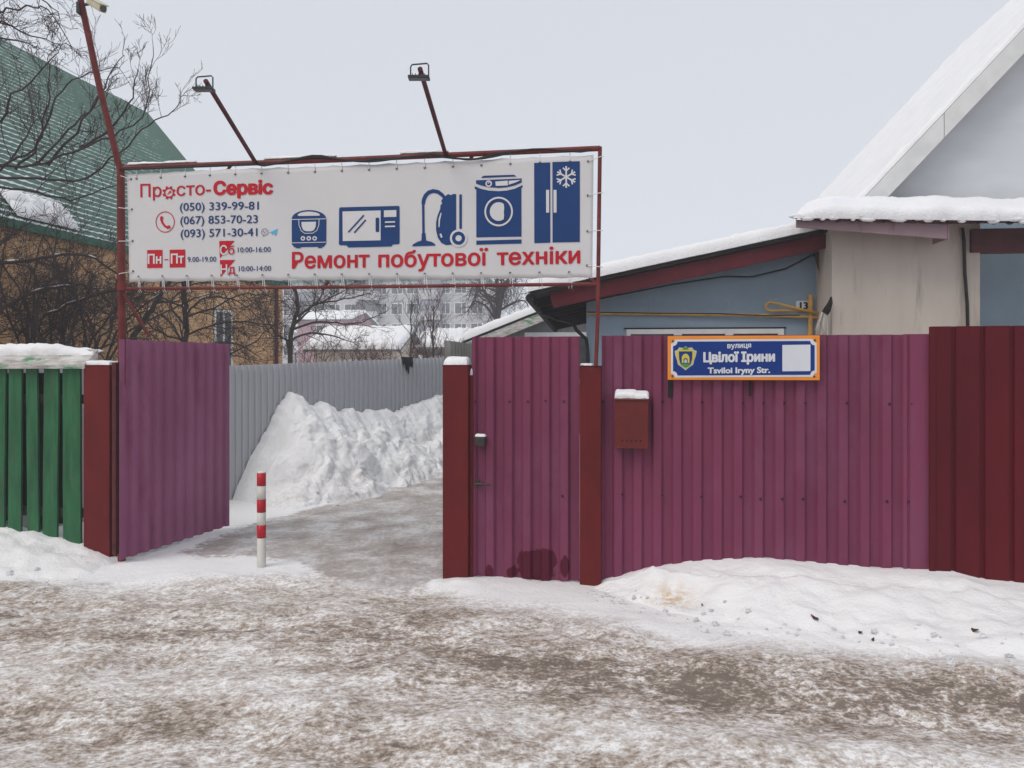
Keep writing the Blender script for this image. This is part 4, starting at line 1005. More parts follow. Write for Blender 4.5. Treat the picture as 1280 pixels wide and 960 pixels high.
# broom
MP = Plane(8.62, .1)                    # beige wall
br = thing('whisk_broom', MP.px(1032, 390, -.06), 'worn whisk brush with pale bristles hung at the wall corner', 'broom')
mb = MB(); mb.tube([MP.px(1039, 371, -.06), MP.px(1038, 378, -.06), MP.px(1034, 387, -.065), MP.px(1031, 392, -.065)], [.008, .024, .038, .036], 10); mb.build('head', 'rag_black', br, smooth=True)
mb = MB(); rng = random.Random(9)
for i in range(46):
    x = rng.uniform(-1, 1); p0 = MP.px(1031 + 4 * x, 391 + rng.uniform(-1, 1), -.065 + rng.uniform(-.02, .02)); p1 = MP.px(1027 + 9 * x + rng.uniform(-1, 1), 417 + rng.uniform(-5, 4), -.07 + rng.uniform(-.05, .03))
    mb.tube([p0, lerp(p0, p1, .5) + Vector((.004 * x, 0, .004)), p1], [.004, .0035, .001], 4)
mb.build('bristles', 'bristle', br)

# main house: beige porch wall, pent roof, gable
w = MP.w
mh = thing('gabled_house', MP.px(1180, 462, 2), 'gabled house with beige porch wall and thick snow on the roofs', 'house')
aL, aR = MP.a(1040), MP.a(1225); zt = MP.z(1130, 281)
mb = MB(); mb.box(MP, aL, aR, 0, 1.0, -.1, zt); mb.build('porch_wall', 'beige_plaster', mh)
mb = MB(); mb.box(MP, aR - .5, aR + 4.5, 1.0, 5.5, -.1, zt + .34); mb.build('wall', 'blue_plaster', mh)
mb = MB(); mb.box(MP, MP.a(1212), aR + 4.2, -.05, .12, MP.z(1212, 316), MP.z(1212, 287)); mb.build('beam', 'slate_red', mh, bevel=.004)
mb = MB(); mb.tube([MP.px(1203, 285, -.02), MP.px(1205, 300, -.03), MP.px(1206, 340, -.025), MP.px(1209, 380, -.025), MP.px(1210, 420, -.025)], .017, 8); mb.tube([MP.px(1209, 420, -.025), MP.px(1210, 600, -.025)], .017, 8); mb.build('cable', 'cable_black', mh, smooth=True)
# pent roof of wavy slate
PE = Plane(8.15, .1)
FL, FR = PE.px(994, 273.5), PE.px(1290, 277.5); e_ = FR - FL; FR = FL + e_ * 2.6; e_ = FR - FL; back = PE.e2 * 1.15 + PE.e1 * .42 + Vector((0, 0, .36))
mb = MB(); L = e_.length
def pent(u, v, o=0):
    q = lerp(1, 0, 0); return FL + e_ * u + back * v + Vector((0, 0, .020 * math.sin(u * L * 2 * math.pi / .15) + o))
mb.grid(lambda u, v: pent(u, v), int(L / .15 * 8), 2); pr_ = mb.build('pent_roof', 'slate_red', mh, smooth=True, solid=.012)
mb = MB(); snow_cap(mb, FL - e_.normalized() * .02 - back.normalized() * .03 + Vector((0, 0, .012)), e_, back, L, 1.26, .125, 230, 16, 21, .11, er=.11, hfun=lambda u: .45 + .55 * sst(0, .07, u) + .12 * math.sin(u * 21) * math.sin(u * 47))
mb.build('snow_cap', 'snow', pr_, smooth=True)
# snow lumps hanging over the edge
rng = random.Random(5)
for i in range(60):
    mb = MB(); u = rng.random() * .6; c = pent(u, -.02) + Vector((0, 0, .012)); r = rng.uniform(.015, .05)
    pts = [c - e_.normalized() * r * 1.4, c - e_.normalized() * r * .6, c + e_.normalized() * r * .6, c + e_.normalized() * r * 1.4]
    mb.tube([p + Vector((0, .012, .012)) for p in pts], [.004, .014 + r * .18, .012 + r * .2, .004], 8); mb.build('snow_lip', 'snow', pr_, smooth=True)
FP = Plane(8.22, .1)
f0, f1, f2, f3 = FP.px(995.5, 284), FP.px(1184, 298.5), FP.px(1184, 280), FP.px(995.5, 274.5); dp = FP.e2 * .025
mb = MB(); mb.hexa([f0, f1, f1 + dp, f0 + dp], [f3, f2, f2 + dp, f3 + dp]); mb.build('fascia', 'fascia_pink', mh, bevel=.003)
mb = MB(); u0 = FP.px(1184, 290) ; mb.hexa([f1 + PE.e1 * .004, f1 + PE.e1 * .02, f1 + PE.e1 * .02 + PE.e2 * .35, f1 + PE.e1 * .004 + PE.e2 * .35], [f2 + PE.e1 * .004, f2 + PE.e1 * .02, f2 + PE.e1 * .02 + PE.e2 * .35, f2 + PE.e1 * .004 + PE.e2 * .35]); mb.build('fascia_return', 'fascia_pink', mh)
# soffit closing the pent below
mb = MB(); s0 = w(aL - .25, -.42, zt + .015); mb.hexa([w(aL - .35, -.40, zt + .0), w(aR + 4, -.40, zt), w(aR + 4, 0, zt), w(aL - .35, 0, zt)], [w(aL - .35, -.40, zt + .012), w(aR + 4, -.40, zt + .012), w(aR + 4, 0, zt + .012), w(aL - .35, 0, zt + .012)]); mb.build('soffit', 'slate_red', mh)
# gable
GP = Plane(9.35, .1)
gw = GP.w
V0, V1 = GP.px(1080, 247), GP.px(1280, 35)
av0, av1 = (V0 - GP.o).dot(GP.e1), (V1 - GP.o).dot(GP.e1); m_ = (V1.z - V0.z) / (av1 - av0)
aA = av0 + 3.6; zA = V0.z + m_ * 3.6; aE = av0 - .30; zE = V0.z - m_ * .30
wing = .28                              # vertical depth of the verge board
mb = MB(); zq = lambda a: V0.z + m_ * (a - av0)
pts = [(aE + .3, zq(aE + .3) - .12), (aA, zA - .12), (2 * aA - aE - .3, zq(aE + .3) - .12), (2 * aA - aE - .3, zt + .05), (aE + .3, zt + .05)]
k_ = len(pts); mb.add([gw(a, .3, z) for a, z in pts] + [gw(a, 5.2, z) for a, z in pts], [tuple(range(k_)), tuple(range(k_, 2 * k_))[::-1]] + [(i, i + k_, (i + 1) % k_ + k_, (i + 1) % k_) for i in range(k_)])
mb.build('gable_wall', 'gable_white', mh)
mb = MB()
for sgn in (0, 1):
    mir = (lambda a: a) if not sgn else (lambda a: 2 * aA - a)
    mb.hexa([gw(mir(aE), 0, zE - .06), gw(aA, 0, zA - .06), gw(aA, 5.3, zA - .06), gw(mir(aE), 5.3, zE - .06)], [gw(mir(aE), 0, zE), gw(aA, 0, zA), gw(aA, 5.3, zA), gw(mir(aE), 5.3, zE)])
gr = mb.build('roof', 'grey_roof', mh)
mb = MB()
for sgn in (0, 1):
    mir = (lambda a: a) if not sgn else (lambda a: 2 * aA - a)
    p0 = gw(mir(aE), -.01, zE + .004); ux = gw(aA, -.01, zA + .004) - p0
    snow_cap(mb, p0, ux, GP.e2, ux.length, 5.32, .06, 60, 60, 41, .3, er=.05)
mb.build('snow_cap', 'snow', gr, smooth=True)
am_ = lerp(av0, av1, .50)
mb = MB(); dz = Vector((0, 0, -wing))
for a_, b_ in ((aE, am_ - .004), (am_ + .004, aA)):
    A, B = gw(a_, -.03, zq(a_) - .004), gw(b_, -.03, zq(b_) - .004); dp = GP.e2 * .028
    mb.hexa([A + dz, B + dz, B + dz + dp, A + dz + dp], [A, B, B + dp, A + dp])
A, B = gw(2 * aA - aE, -.03, zE - .004), gw(aA, -.031, zA - .004); mb.hexa([A + dz, B + dz, B + dz + dp, A + dz + dp], [A, B, B + dp, A + dp])
mb.build('verge_board', 'trim_white', mh, bevel=.004)

# small grey gable house behind the wicket
SG = Plane(16.5, .1); w = SG.w
sh = thing('garage', SG.px(690, 462), 'small grey sided outbuilding with a snowy gable roof', 'outbuilding')
q0, q1 = SG.px(578, 424), SG.px(694, 377.5); a0 = (q0 - SG.o).dot(SG.e1); a1 = (q1 - SG.o).dot(SG.e1); m_ = (q1.z - q0.z) / (a1 - a0)
aA = a1 + .5; zA = q1.z + m_ * .5
mb = MB(); pts = [(a0 + .35, zA - m_ * (aA - a0 - .35) - .2), (aA, zA - .2), (2 * aA - a0 - .35, zA - m_ * (aA - a0 - .35) - .2), (2 * aA - a0 - .35, 0), (a0 + .35, 0)]
k_ = 5; mb.add([w(a, .25, z) for a, z in pts] + [w(a, 5, z) for a, z in pts], [tuple(range(k_)), tuple(range(k_, 2 * k_))[::-1]] + [(i, i + k_, (i + 1) % k_ + k_, (i + 1) % k_) for i in range(k_)])
mb.build('wall', 'grey_siding', sh)
mb = MB(); mb2 = MB(); mb3 = MB()
for sgn in (0, 1):
    mir = (lambda a: a) if not sgn else (lambda a: 2 * aA - a)
    z0 = q0.z
    mb.hexa([w(mir(a0), 0, z0 - .10), w(aA, 0, zA - .10), w(aA, 5.3, zA - .10), w(mir(a0), 5.3, z0 - .10)], [w(mir(a0), 0, z0 - .05), w(aA, 0, zA - .05), w(aA, 5.3, zA - .05), w(mir(a0), 5.3, z0 - .05)])
    p0 = w(mir(a0), -.02, z0 - .045); ux = w(aA, -.02, zA - .045) - p0; snow_cap(mb2, p0, ux, SG.e2, ux.length, 5.3, .16, 30, 20, 51, .2, p=30)
    A, B = w(mir(a0), -.02, z0 - .105), w(aA, -.02, zA - .105); dz = Vector((0, 0, -.20)); dp = SG.e2 * .03; mb3.hexa([A + dz, B + dz, B + dz + dp, A + dz + dp], [A, B, B + dp, A + dp])
o = mb.build('roof', 'soffit_dark', sh); mb2.build('snow_cap', 'snow', o, smooth=True); mb3.build('verge_board', 'weathered_board', sh)
mb = MB(); x0, x1 = SG.a(656, .25), SG.a(745, .25); zt = SG.z(690, 415.5, .25)
mb.box(SG, x0, x1, .20, .27, zt - .09, zt); mb.box(SG, x0, x1, .20, .27, zt - 1.1, zt - 1.0)
for xx in (656, 667, 697, 738): mb.box(SG, SG.a(xx, .25), SG.a(xx + 5, .25), .199, .269, zt - 1.0, zt - .09)
wd = mb.build('window', 'trim_white', sh); mb = MB(); mb.box(SG, x0 + .02, x1 - .02, .225, .235, zt - 1.05, zt - .05); mb.build('pane', 'window_glass', wd)

# ================================================================== GREEN ROOFED BRICK HOUSE
C0 = Vector((-6.4, 22, 0)); D_ = Vector((-.19, -1, 0)).normalized(); IN = Vector((-1, .19, 0)).normalized()
ez, rzg, wdt, LN = 4.12, 9.25, 4.45, 17.0
gh = thing('brick_house', C0 + D_ * 8 + IN * 4.4, 'ochre brick house with a steep green metal roof', 'house')
mb = MB(); q = lambda t, k, z: C0 + D_ * t + IN * k + Vector((0, 0, z))
i0 = .10
pts = [(i0, 0), (2 * wdt - i0, 0), (2 * wdt - i0, ez), (wdt, rzg - .12), (i0, ez)]
k_ = 5; mb.add([q(i0, k, z) for k, z in pts] + [q(LN - i0, k, z) for k, z in pts], [tuple(range(k_)), tuple(range(k_, 2 * k_))[::-1]] + [(i, i + k_, (i + 1) % k_ + k_, (i + 1) % k_) for i in range(k_)])
mb.build('wall', 'ochre_brick', gh)
sl_ = math.hypot(rzg - ez, wdt)
mb = MB(); nu_ = 2
mb.add([q(0, 0, ez), q(LN, 0, ez), q(LN, wdt, rzg), q(0, wdt, rzg), q(0, 2 * wdt, ez), q(LN, 2 * wdt, ez)], [(0, 3, 2, 1), (3, 4, 5, 2)])
rf = mb.build('roof', 'tile_roof', gh, solid=.06)
uv = rf.data.uv_layers.new(name='UVMap'); cu_ = {0: (0, 0), 1: (LN, 0), 2: (LN, sl_), 3: (0, sl_), 4: (0, 0), 5: (LN, 0)}
for lp in rf.data.loops: uv.data[lp.index].uv = cu_[lp.vertex_index]
mb = MB(); mb.hexa([q(-.02, -.06, ez - .16), q(LN, -.06, ez - .16), q(LN, .02, ez - .16), q(-.02, .02, ez - .16)], [q(-.02, -.06, ez - .02), q(LN, -.06, ez - .02), q(LN, .02, ez - .02), q(-.02, .02, ez - .02)]); mb.build('fascia', 'roof_green', gh)
mb = MB(); up_ = (q(0, wdt, rzg) - q(0, 0, ez)).normalized()
for t0, t1, v0, v1, sd in ((8.0, 9.4, .10, .75, 2),):
    snow_cap(mb, q(t1, 0, ez) + up_ * v0 + IN * -.05, -D_, up_, t1 - t0, v1 - v0, .12, 34, 16, sd, .7, er=.4)
mb.build('snow_patch', 'snow', rf, smooth=True)
for t, wdth in ((2.75, .8), (11.5, 1.2)):
    mb = MB(); z0, z1 = 1.75, 3.05
    for a_, b_ in ((0, .07), (wdth - .07, wdth), (wdth / 2 - .03, wdth / 2 + .03)): mb.hexa([q(t + a_, i0 - .03, z0), q(t + b_, i0 - .03, z0), q(t + b_, i0 + .02, z0), q(t + a_, i0 + .02, z0)], [q(t + a_, i0 - .03, z1), q(t + b_, i0 - .03, z1), q(t + b_, i0 + .02, z1), q(t + a_, i0 + .02, z1)])
    for za, zb_ in ((z0 - .07, z0), (z1, z1 + .07)): mb.hexa([q(t, i0 - .032, za), q(t + wdth, i0 - .032, za), q(t + wdth, i0 + .02, za), q(t, i0 + .02, za)], [q(t, i0 - .032, zb_), q(t + wdth, i0 - .032, zb_), q(t + wdth, i0 + .02, zb_), q(t, i0 + .02, zb_)])
    o = mb.build('window', 'trim_white', gh); mb = MB(); mb.hexa([q(t, i0 - .01, z0), q(t + wdth, i0 - .01, z0), q(t + wdth, i0 + .01, z0), q(t, i0 + .01, z0)], [q(t, i0 - .01, z1), q(t + wdth, i0 - .01, z1), q(t + wdth, i0 + .01, z1), q(t, i0 + .01, z1)]); mb.build('pane', 'window_glass', o)
mb = MB(); mb.tube([q(.55, .04, 0), q(.55, .04, ez - .1)], .05, 8); mb.build('downpipe', 'fascia_red', gh)

# ================================================================== FAR BACKGROUND
AP = Plane(92, .15); w = AP.w
ab = thing('apartment_block', AP.px(500, 462), 'pale grey panel apartment block fading in the winter haze', 'building')
a0, a1 = AP.a(352), AP.a(606); zt = AP.z(480, 352); FH = zt / 5
mb = MB(); mb.box(AP, a0, a1, 0, 12, -.5, zt); mb.build('wall', 'panel_grey', ab)
mb = MB(); mb.box(AP, a0 - .3, a1 + .3, -.3, 12.3, zt, zt + .35); o = mb.build('cornice', 'roof_green', ab); mb = MB(); snow_cap(mb, w(a0 - .2, -.25, zt + .352), AP.e1, AP.e2, a1 - a0 + .4, 12.4, .4, 20, 10, 3, .1, p=30); mb.build('snow_cap', 'snow', o, smooth=True)
rng = random.Random(12); nc = 13; st = (a1 - a0) / nc; proto = None
for fl in range(5):
    for c_ in range(nc):
        if (c_ % 4) == 1 and fl > 0: continue
        p = w(a0 + (c_ + .5) * st, -.02, fl * FH + 1.6)
        if proto is None:
            mb = MB()
            for xa, xb, za, zb_ in ((-.75, -.67, -.7, .7), (.67, .75, -.7, .7), (-.67, .67, .62, .7), (-.67, .67, -.7, -.62), (.1, .17, -.62, .62)): mb.box(AP, a0 + .5 * st + xa, a0 + .5 * st + xb, -.06, .02, 1.6 + za, 1.6 + zb_)
            proto = mb.build('window', 'trim_white', ab, loc=p); mb = MB(); mb.box(AP, a0 + .5 * st - .68, a0 + .5 * st + .68, -.035, .0, 1.6 - .65, 1.6 + .65); pane = mb.build('pane', 'window_glass', proto)
        else:
            c = proto.copy(); COL.objects.link(c); c.location = p - org(ab); d = pane.copy(); COL.objects.link(d); d.parent = c
for fl in range(1, 5):
    for c_ in range(1, nc, 4):
        m0 = rng.choice(['panel_grey', 'panel_dark', 'trim_white', 'panel_blue' if (fl, c_) == (4, 5) else 'panel_dark', 'panel_grey'])
        mb = MB(); x0 = a0 + c_ * st + .1; x1 = x0 + st * 1.35; z0 = fl * FH + .15
        mb.box(AP, x0, x1, -1.1, -.03, z0, z0 + 1.1); mb.build('balcony', m0, ab)
        if rng.random() < .7: mb = MB(); mb.box(AP, x0, x1, -1.08, -.035, z0 + 1.102, z0 + 2.3); mb.build('balcony_glazing', rng.choice(['window_glass', 'panel_dark', 'trim_white']), ab)
def simple_house(name, label, pl, xl, xr, ywall, yridge, depth, wallm, along=True, snow=.22, over=.3):
    a0, a1 = pl.a(xl), pl.a(xr); zw = pl.z(xl, ywall); zr = pl.z((xl + xr) / 2, yridge); w = pl.w
    t = thing(name, w((a0 + a1) / 2, depth / 2, 0), label, 'house')
    mb = MB(); hw = depth / 2
    mb.box(pl, a0, a1, 0, depth, -.2, zw)
    mb.add([w(a0, 0, zw), w(a0, depth, zw), w(a0, hw, zr), w(a1, 0, zw), w(a1, depth, zw), w(a1, hw, zr)], [(0, 1, 2), (3, 5, 4)])
    mb.build('wall', wallm, t)
    mb = MB(); mb2 = MB(); m_ = (zr - zw) / hw; o = over
    for s in (0, 1):
        B = (lambda b: b) if s == 0 else (lambda b: depth - b)
        mb.hexa([w(a0 - o, B(-o), zw - m_ * o), w(a1 + o, B(-o), zw - m_ * o), w(a1 + o, hw, zr), w(a0 - o, hw, zr)], [w(a0 - o, B(-o), zw - m_ * o + .08), w(a1 + o, B(-o), zw - m_ * o + .08), w(a1 + o, hw, zr + .08), w(a0 - o, hw, zr + .08)])
        p0 = w(a0 - o, B(-o - .02), zw - m_ * o + .085); uy = w(a0 - o, hw, zr + .085) - p0
        snow_cap(mb2, p0, pl.e1, uy, a1 - a0 + 2 * o, uy.length, snow, 30, 12, xl, .35, p=14)
    r_ = mb.build('roof', 'grey_roof', t); mb2.build('snow_cap', 'snow', r_, smooth=True)
    nW = max(1, int((a1 - a0) / 2.2))
    for i in range(nW):
        x = lerp(a0, a1, (i + .5) / nW); mb = MB(); z1 = zw - .35; z0 = z1 - 1.1
        mb.box(pl, x - .55, x + .55, -.05, .02, z0, z1); wd = mb.build('window', 'trim_white', t); mb = MB(); mb.box(pl, x - .47, x - .02, -.056, -.052, z0 + .08, z1 - .08); mb.box(pl, x + .02, x + .47, -.056, -.052, z0 + .08, z1 - .08); mb.build('pane', 'window_glass', wd)
    return t
simple_house('small_house', 'low house with a snow covered roof just beyond the grey fence', Plane(27, .05), 392, 492, 437, 412, 5, 'beige_plaster')
simple_house('small_house', 'pink walled house partly hidden by dark branches', Plane(58, .1), 372, 436, 400, 388, 7, 'pink_wall')
simple_house('small_house', 'snow roofed shed behind the reddish bare shrubs', Plane(31, .12), 528, 580, 434, 415, 4, 'grey_siding')

# ================================================================== BARE TREES
class Tree:
    def __init__(self, seed, mn=.0032): self.mn = mn; self.r = random.Random(seed); self.t = MB(); self.c = MB(); self.s = MB()
    def smooth(self, pts, n):
        P = [pts[0]] + pts + [pts[-1]]; out = []
        for i in range(1, len(P) - 2):
            for k in range(n):
                t = k / n; a, b, c, d = P[i - 1:i + 3]
                out.append(.5 * ((2 * b) + (c - a) * t + (2 * a - 5 * b + 4 * c - d) * t * t + (3 * b - a - 3 * c + d) * t ** 3))
        return out + [pts[-1]]
    def limb(self, pts, r0, r1, kids, klen, lvl, trunk=False, up=.25, snow=0, k0=.15):
        pts = self.smooth([Vector(p) for p in pts], 4)
        pts = [p + Vector((self.r.gauss(0, .012), self.r.gauss(0, .02), self.r.gauss(0, .012))) for p in pts]; n = len(pts)
        rad = [lerp(r0, r1, i / (n - 1)) for i in range(n)]
        (self.t if trunk else self.c).tube(pts, rad, 7 if r0 > .03 else 5)
        if snow:
            for i in range(2, n - 2):
                d = (pts[i + 1] - pts[i]).normalized()
                if abs(d.z) < .6 and self.r.random() < snow: self.s.tube([lerp(pts[i], pts[i + 1], x) + Vector((0, 0, rad[i] * .8)) for x in (0, .33, .66, 1)], [.004, rad[i] * .7, rad[i] * .7, .004], 5)
        for k in range(kids):
            t = k0 + (1 - k0) * (k + self.r.random()) / kids; x = t * (n - 1); i = min(n - 2, int(x)); p = lerp(pts[i], pts[i + 1], x - i); d = (pts[i + 1] - pts[i]).normalized()
            self.grow(p, self.dev(d, up), klen * self.r.uniform(.5, 1.25) * (1 - .35 * t), max(.0045, lerp(r0, r1, t) * .5), lvl, up)
    def dev(self, d, up, a=.95):
        v = Vector((self.r.gauss(0, 1), self.r.gauss(0, 1), self.r.gauss(0, 1))).normalized()
        return (d * .75 + v * a + Vector((0, 0, up))).normalized()
    def grow(self, p, d, L, r, lvl, up):
        n = 5; pts = [p]; rad = [r]
        for i in range(n):
            d = (d + Vector((self.r.gauss(0, .16), self.r.gauss(0, .16), self.r.gauss(0, .16) + up * .22))).normalized(); p = p + d * (L / n); pts.append(p); rad.append(max(self.mn, r * (1 - .75 * (i + 1) / n)))
        self.c.tube(pts, rad, 4 if r > .008 else 3, cap=False)
        if lvl > 0:
            k = self.r.choice((3, 4, 4, 5))
            for j in range(k):
                i = self.r.randint(1, n - 1); q = lerp(pts[i], pts[i + 1], self.r.random()); self.grow(q, self.dev((pts[i + 1] - pts[i]).normalized(), up, .7), L * self.r.uniform(.38, .68), rad[i] * .62, lvl - 1, up)
    def build(self, name, label, base, group='bare winter trees', tw='twig', cat='tree'):
        o = thing(name, base, label, cat, group)
        if self.t.v: self.t.build('trunk', 'bark', o, smooth=True)
        if self.c.v: self.c.build('crown', tw, o)
        if self.s.v: self.s.build('snow_cap', 'tree_snow', o, smooth=True)
        return o
def L_(Y, dY, *pp): return [at(x, y, Y + dY * i / max(1, len(pp) - 1)) for i, (x, y) in enumerate(pp)]
# tree whose long limbs sweep right over the green roof
T = Tree(11, .0023); Y = 10.2
T.limb([(-7.3, Y, 0), (-7.25, Y, 1.6), (-7.15, Y, 3.1)] + [at(-25, 190, Y)], .13, .09, 6, .9, 2, True)
for pp, k, kl in ((((-20, 240), (20, 190), (40, 150), (30, 95)), 9, .7), (((40, 208), (85, 165), (118, 128), (140, 100)), 8, .6), (((100, 185), (140, 160), (165, 120), (170, 85)), 8, .6), (((-25, 205), (30, 208), (80, 196), (120, 178), (152, 165), (178, 145), (187, 110), (192, 60)), 10, .8), (((-28, 222), (50, 224), (105, 222), (150, 190), (185, 155), (215, 140), (230, 118)), 11, .8), (((-30, 215), (20, 200), (55, 165), (70, 120), (100, 95), (150, 82)), 9, .9),
                  (((-30, 230), (30, 236), (90, 250), (140, 232), (200, 228)), 9, .8), (((-28, 190), (0, 150), (25, 110), (60, 80), (75, 60)), 9, .9), (((20, 212), (48, 180), (58, 140), (62, 100), (60, 70)), 7, .7), (((60, 205), (105, 150), (130, 110), (155, 70)), 6, .7)):
    T.limb(L_(Y - .2, T.r.uniform(-.8, .8), *pp), .019, .004, k, kl * .8, 2, up=.35)
T.build('bare_tree', 'bare tree with long limbs sweeping over the green roof', Vector((-7.3, Y, 0)))
# overhanging tree at the upper left corner
T = Tree(23, .0022); Y = 8.6
T.limb([(-7.4, Y, 0), (-7.3, Y, 2), (-7.1, Y, 4.2), (-6.9, Y, 5.6)], .16, .08, 5, 1.2, 2, True)
for pp, k in ((((-120, 30), (-50, 12), (0, 14), (40, 8), (62, 18), (95, 62)), 12), (((-120, -20), (-40, -30), (20, -12), (60, 5), (75, 25)), 10), (((-110, 60), (-40, 40), (0, 30), (30, 40), (60, 50), (88, 58)), 12), (((-60, 30), (-10, 45), (30, 52), (50, 60)), 7)):
    T.limb(L_(Y - .3, T.r.uniform(-.6, .6), *pp), .016, .0035, k - 2, .45, 2, up=.05)
T.build('bare_tree', 'dark branches hanging in from the upper left corner of the sky', Vector((-7.4, Y, 0)))
# tangled shrub behind the board fence
T = Tree(37); Y = 11.5
for i in range(40):
    x = T.r.uniform(-40, 145); yy = Y + T.r.uniform(-1, 2.5); tx = x + T.r.gauss(0, 70); ty = T.r.uniform(255, 390)
    T.limb(L_(yy, T.r.uniform(-1, 1), (x, 480), (lerp(x, tx, .25) + T.r.gauss(0, 8), lerp(470, ty, .45)), (lerp(x, tx, .6) + T.r.gauss(0, 10), lerp(470, ty, .8)), (tx, ty)), .022, .005, 8, .75, 2, i < 6, up=.1, snow=.12)
for pp in (((-20, 330), (40, 325), (90, 318), (130, 330), (165, 360)), ((-20, 400), (30, 370), (80, 358), (120, 362), (145, 385)), ((150, 360), (110, 372), (60, 392), (20, 420))):
    T.limb(L_(Y - .8, .6, *pp), .03, .010, 9, .7, 2, up=.15, snow=.35)
T.build('bare_shrub', 'tangled dark shrub thicket behind the green board fence', at(50, 470, Y), cat='shrub')
# fruit tree under the banner's left half
T = Tree(41); Y = 14.0
T.limb(L_(Y, 0, (234, 600), (233, 470), (232, 400), (230, 366), (228, 330)), .055, .035, 6, .9, 2, True)
T.limb(L_(Y - .6, 0, (150, 480), (165, 430), (180, 400), (198, 372), (215, 350)), .065, .03, 6, .8, 2, True, snow=.2)
for pp in (((230, 430), (210, 400), (185, 388), (165, 400), (150, 430)), ((231, 400), (250, 375), (280, 372), (310, 385), (340, 420)), ((232, 420), (270, 405), (310, 402), (350, 410)), ((230, 385), (200, 370), (175, 365), (150, 372)), ((232, 440), (265, 430), (300, 432), (330, 450)), ((228, 360), (255, 345), (300, 350), (330, 365)), ((231, 445), (200, 430), (175, 432), (155, 452)), ((231, 410), (215, 380), (240, 355), (275, 358), (290, 390)), ((233, 450), (280, 445), (320, 425), (350, 400)), ((230, 395), (265, 385), (310, 366), (345, 372)), ((229, 425), (190, 410), (170, 385), (160, 368))):
    T.limb(L_(Y, T.r.uniform(-1.5, 1.5), *pp), .022, .006, 16, .85, 2, up=.05, snow=.10)
T.build('bare_tree', 'bare fruit tree with arching limbs in front of the ochre brick wall', at(234, 520, Y))
# tree right of the brick house
T = Tree(53); Y = 17.5
T.limb(L_(Y, 0, (362, 560), (363, 450), (364, 415), (372, 390), (370, 368), (360, 352)), .065, .035, 4, .8, 2, True)
for pp in (((366, 408), (385, 388), (400, 372), (408, 352)), ((372, 395), (395, 380), (425, 375), (455, 368), (470, 365)), ((366, 412), (400, 402), (440, 405), (465, 398), (485, 388)), ((364, 425), (395, 415), (430, 425), (450, 432)), ((385, 385), (420, 370), (445, 352)), ((364, 430), (340, 410), (330, 390))):
    T.limb(L_(Y, T.r.uniform(-1, 1), *pp), .028, .006, 14, .8, 2, up=.15, snow=.12)
T.build('bare_tree', 'bare tree with a forked trunk close to the brick house corner', at(362, 520, Y))
# twiggy round tree
T = Tree(61); Y = 31
T.limb(L_(Y, 0, (624, 520), (623, 440), (622, 400), (621, 350), (624, 325)), .11, .04, 10, 1.3, 2, True, up=-.05)
for i in range(13):
    a = R(T.r.uniform(10, 170)); x, y = 622 + 44 * math.cos(a) * T.r.uniform(.5, 1), 385 - 52 * math.sin(a) * T.r.uniform(.4, 1)
    T.limb(L_(Y, T.r.uniform(-2, 2), (622, T.r.uniform(365, 420)), (lerp(622, x, .5), lerp(395, y, .75)), (x, y), (x + (x - 622) * .2, y + 18)), .06, .012, 9, 1.25, 2, up=-.12)
T.build('bare_tree', 'dense twiggy round tree rising beside the snowy gable roof', at(622, 500, Y), tw='twig')
# thin saplings
for i, (px_, top, Y, sd, lab, tw, k) in enumerate(((513, 372, 22, 71, 'slender bare sapling in front of the apartment block', 'twig', 15), (541, 384, 20, 73, 'reddish bare sapling with dry seed heads near the grey fence', 'twig_reddish', 15))):
    T = Tree(sd); T.limb(L_(Y, 0, (px_, 560), (px_ + 1, 450), (px_, 410), (px_ + 2, top)), .04, .008, k, .85, 2, True, up=.5, k0=.35)
    if i: T.limb(L_(Y, 0, (px_ - 4, 560), (px_ - 8, 450), (px_ - 12, 395)), .03, .008, 10, .7, 2, True, up=.5, k0=.4)
    T.build('sapling', lab, at(px_, 530, Y), 'saplings beyond the grey fence', tw)
for i, (px_, Y, top, hw, lab, n) in enumerate(((410, 19, 428, 45, 'low brownish bare shrub before the snow roofed house', 26), (490, 18, 432, 42, 'low reddish bare shrub left of the saplings', 24), (553, 17, 425, 26, 'low reddish bare shrub beside the open gate leaf', 16))):
    T = Tree(80 + i)
    for k in range(n):
        x = px_ + T.r.uniform(-hw, hw); T.limb(L_(Y + T.r.uniform(-.8, .8), 0, (x, 520), (x + T.r.gauss(0, 4), 460), (x + T.r.gauss(0, 9), top + T.r.uniform(0, 18))), .014, .005, 5, .45, 1, up=.3)
    T.build('bare_shrub', lab, at(px_, 520, Y), 'low shrubs beyond the grey fence', 'twig_reddish', 'shrub')

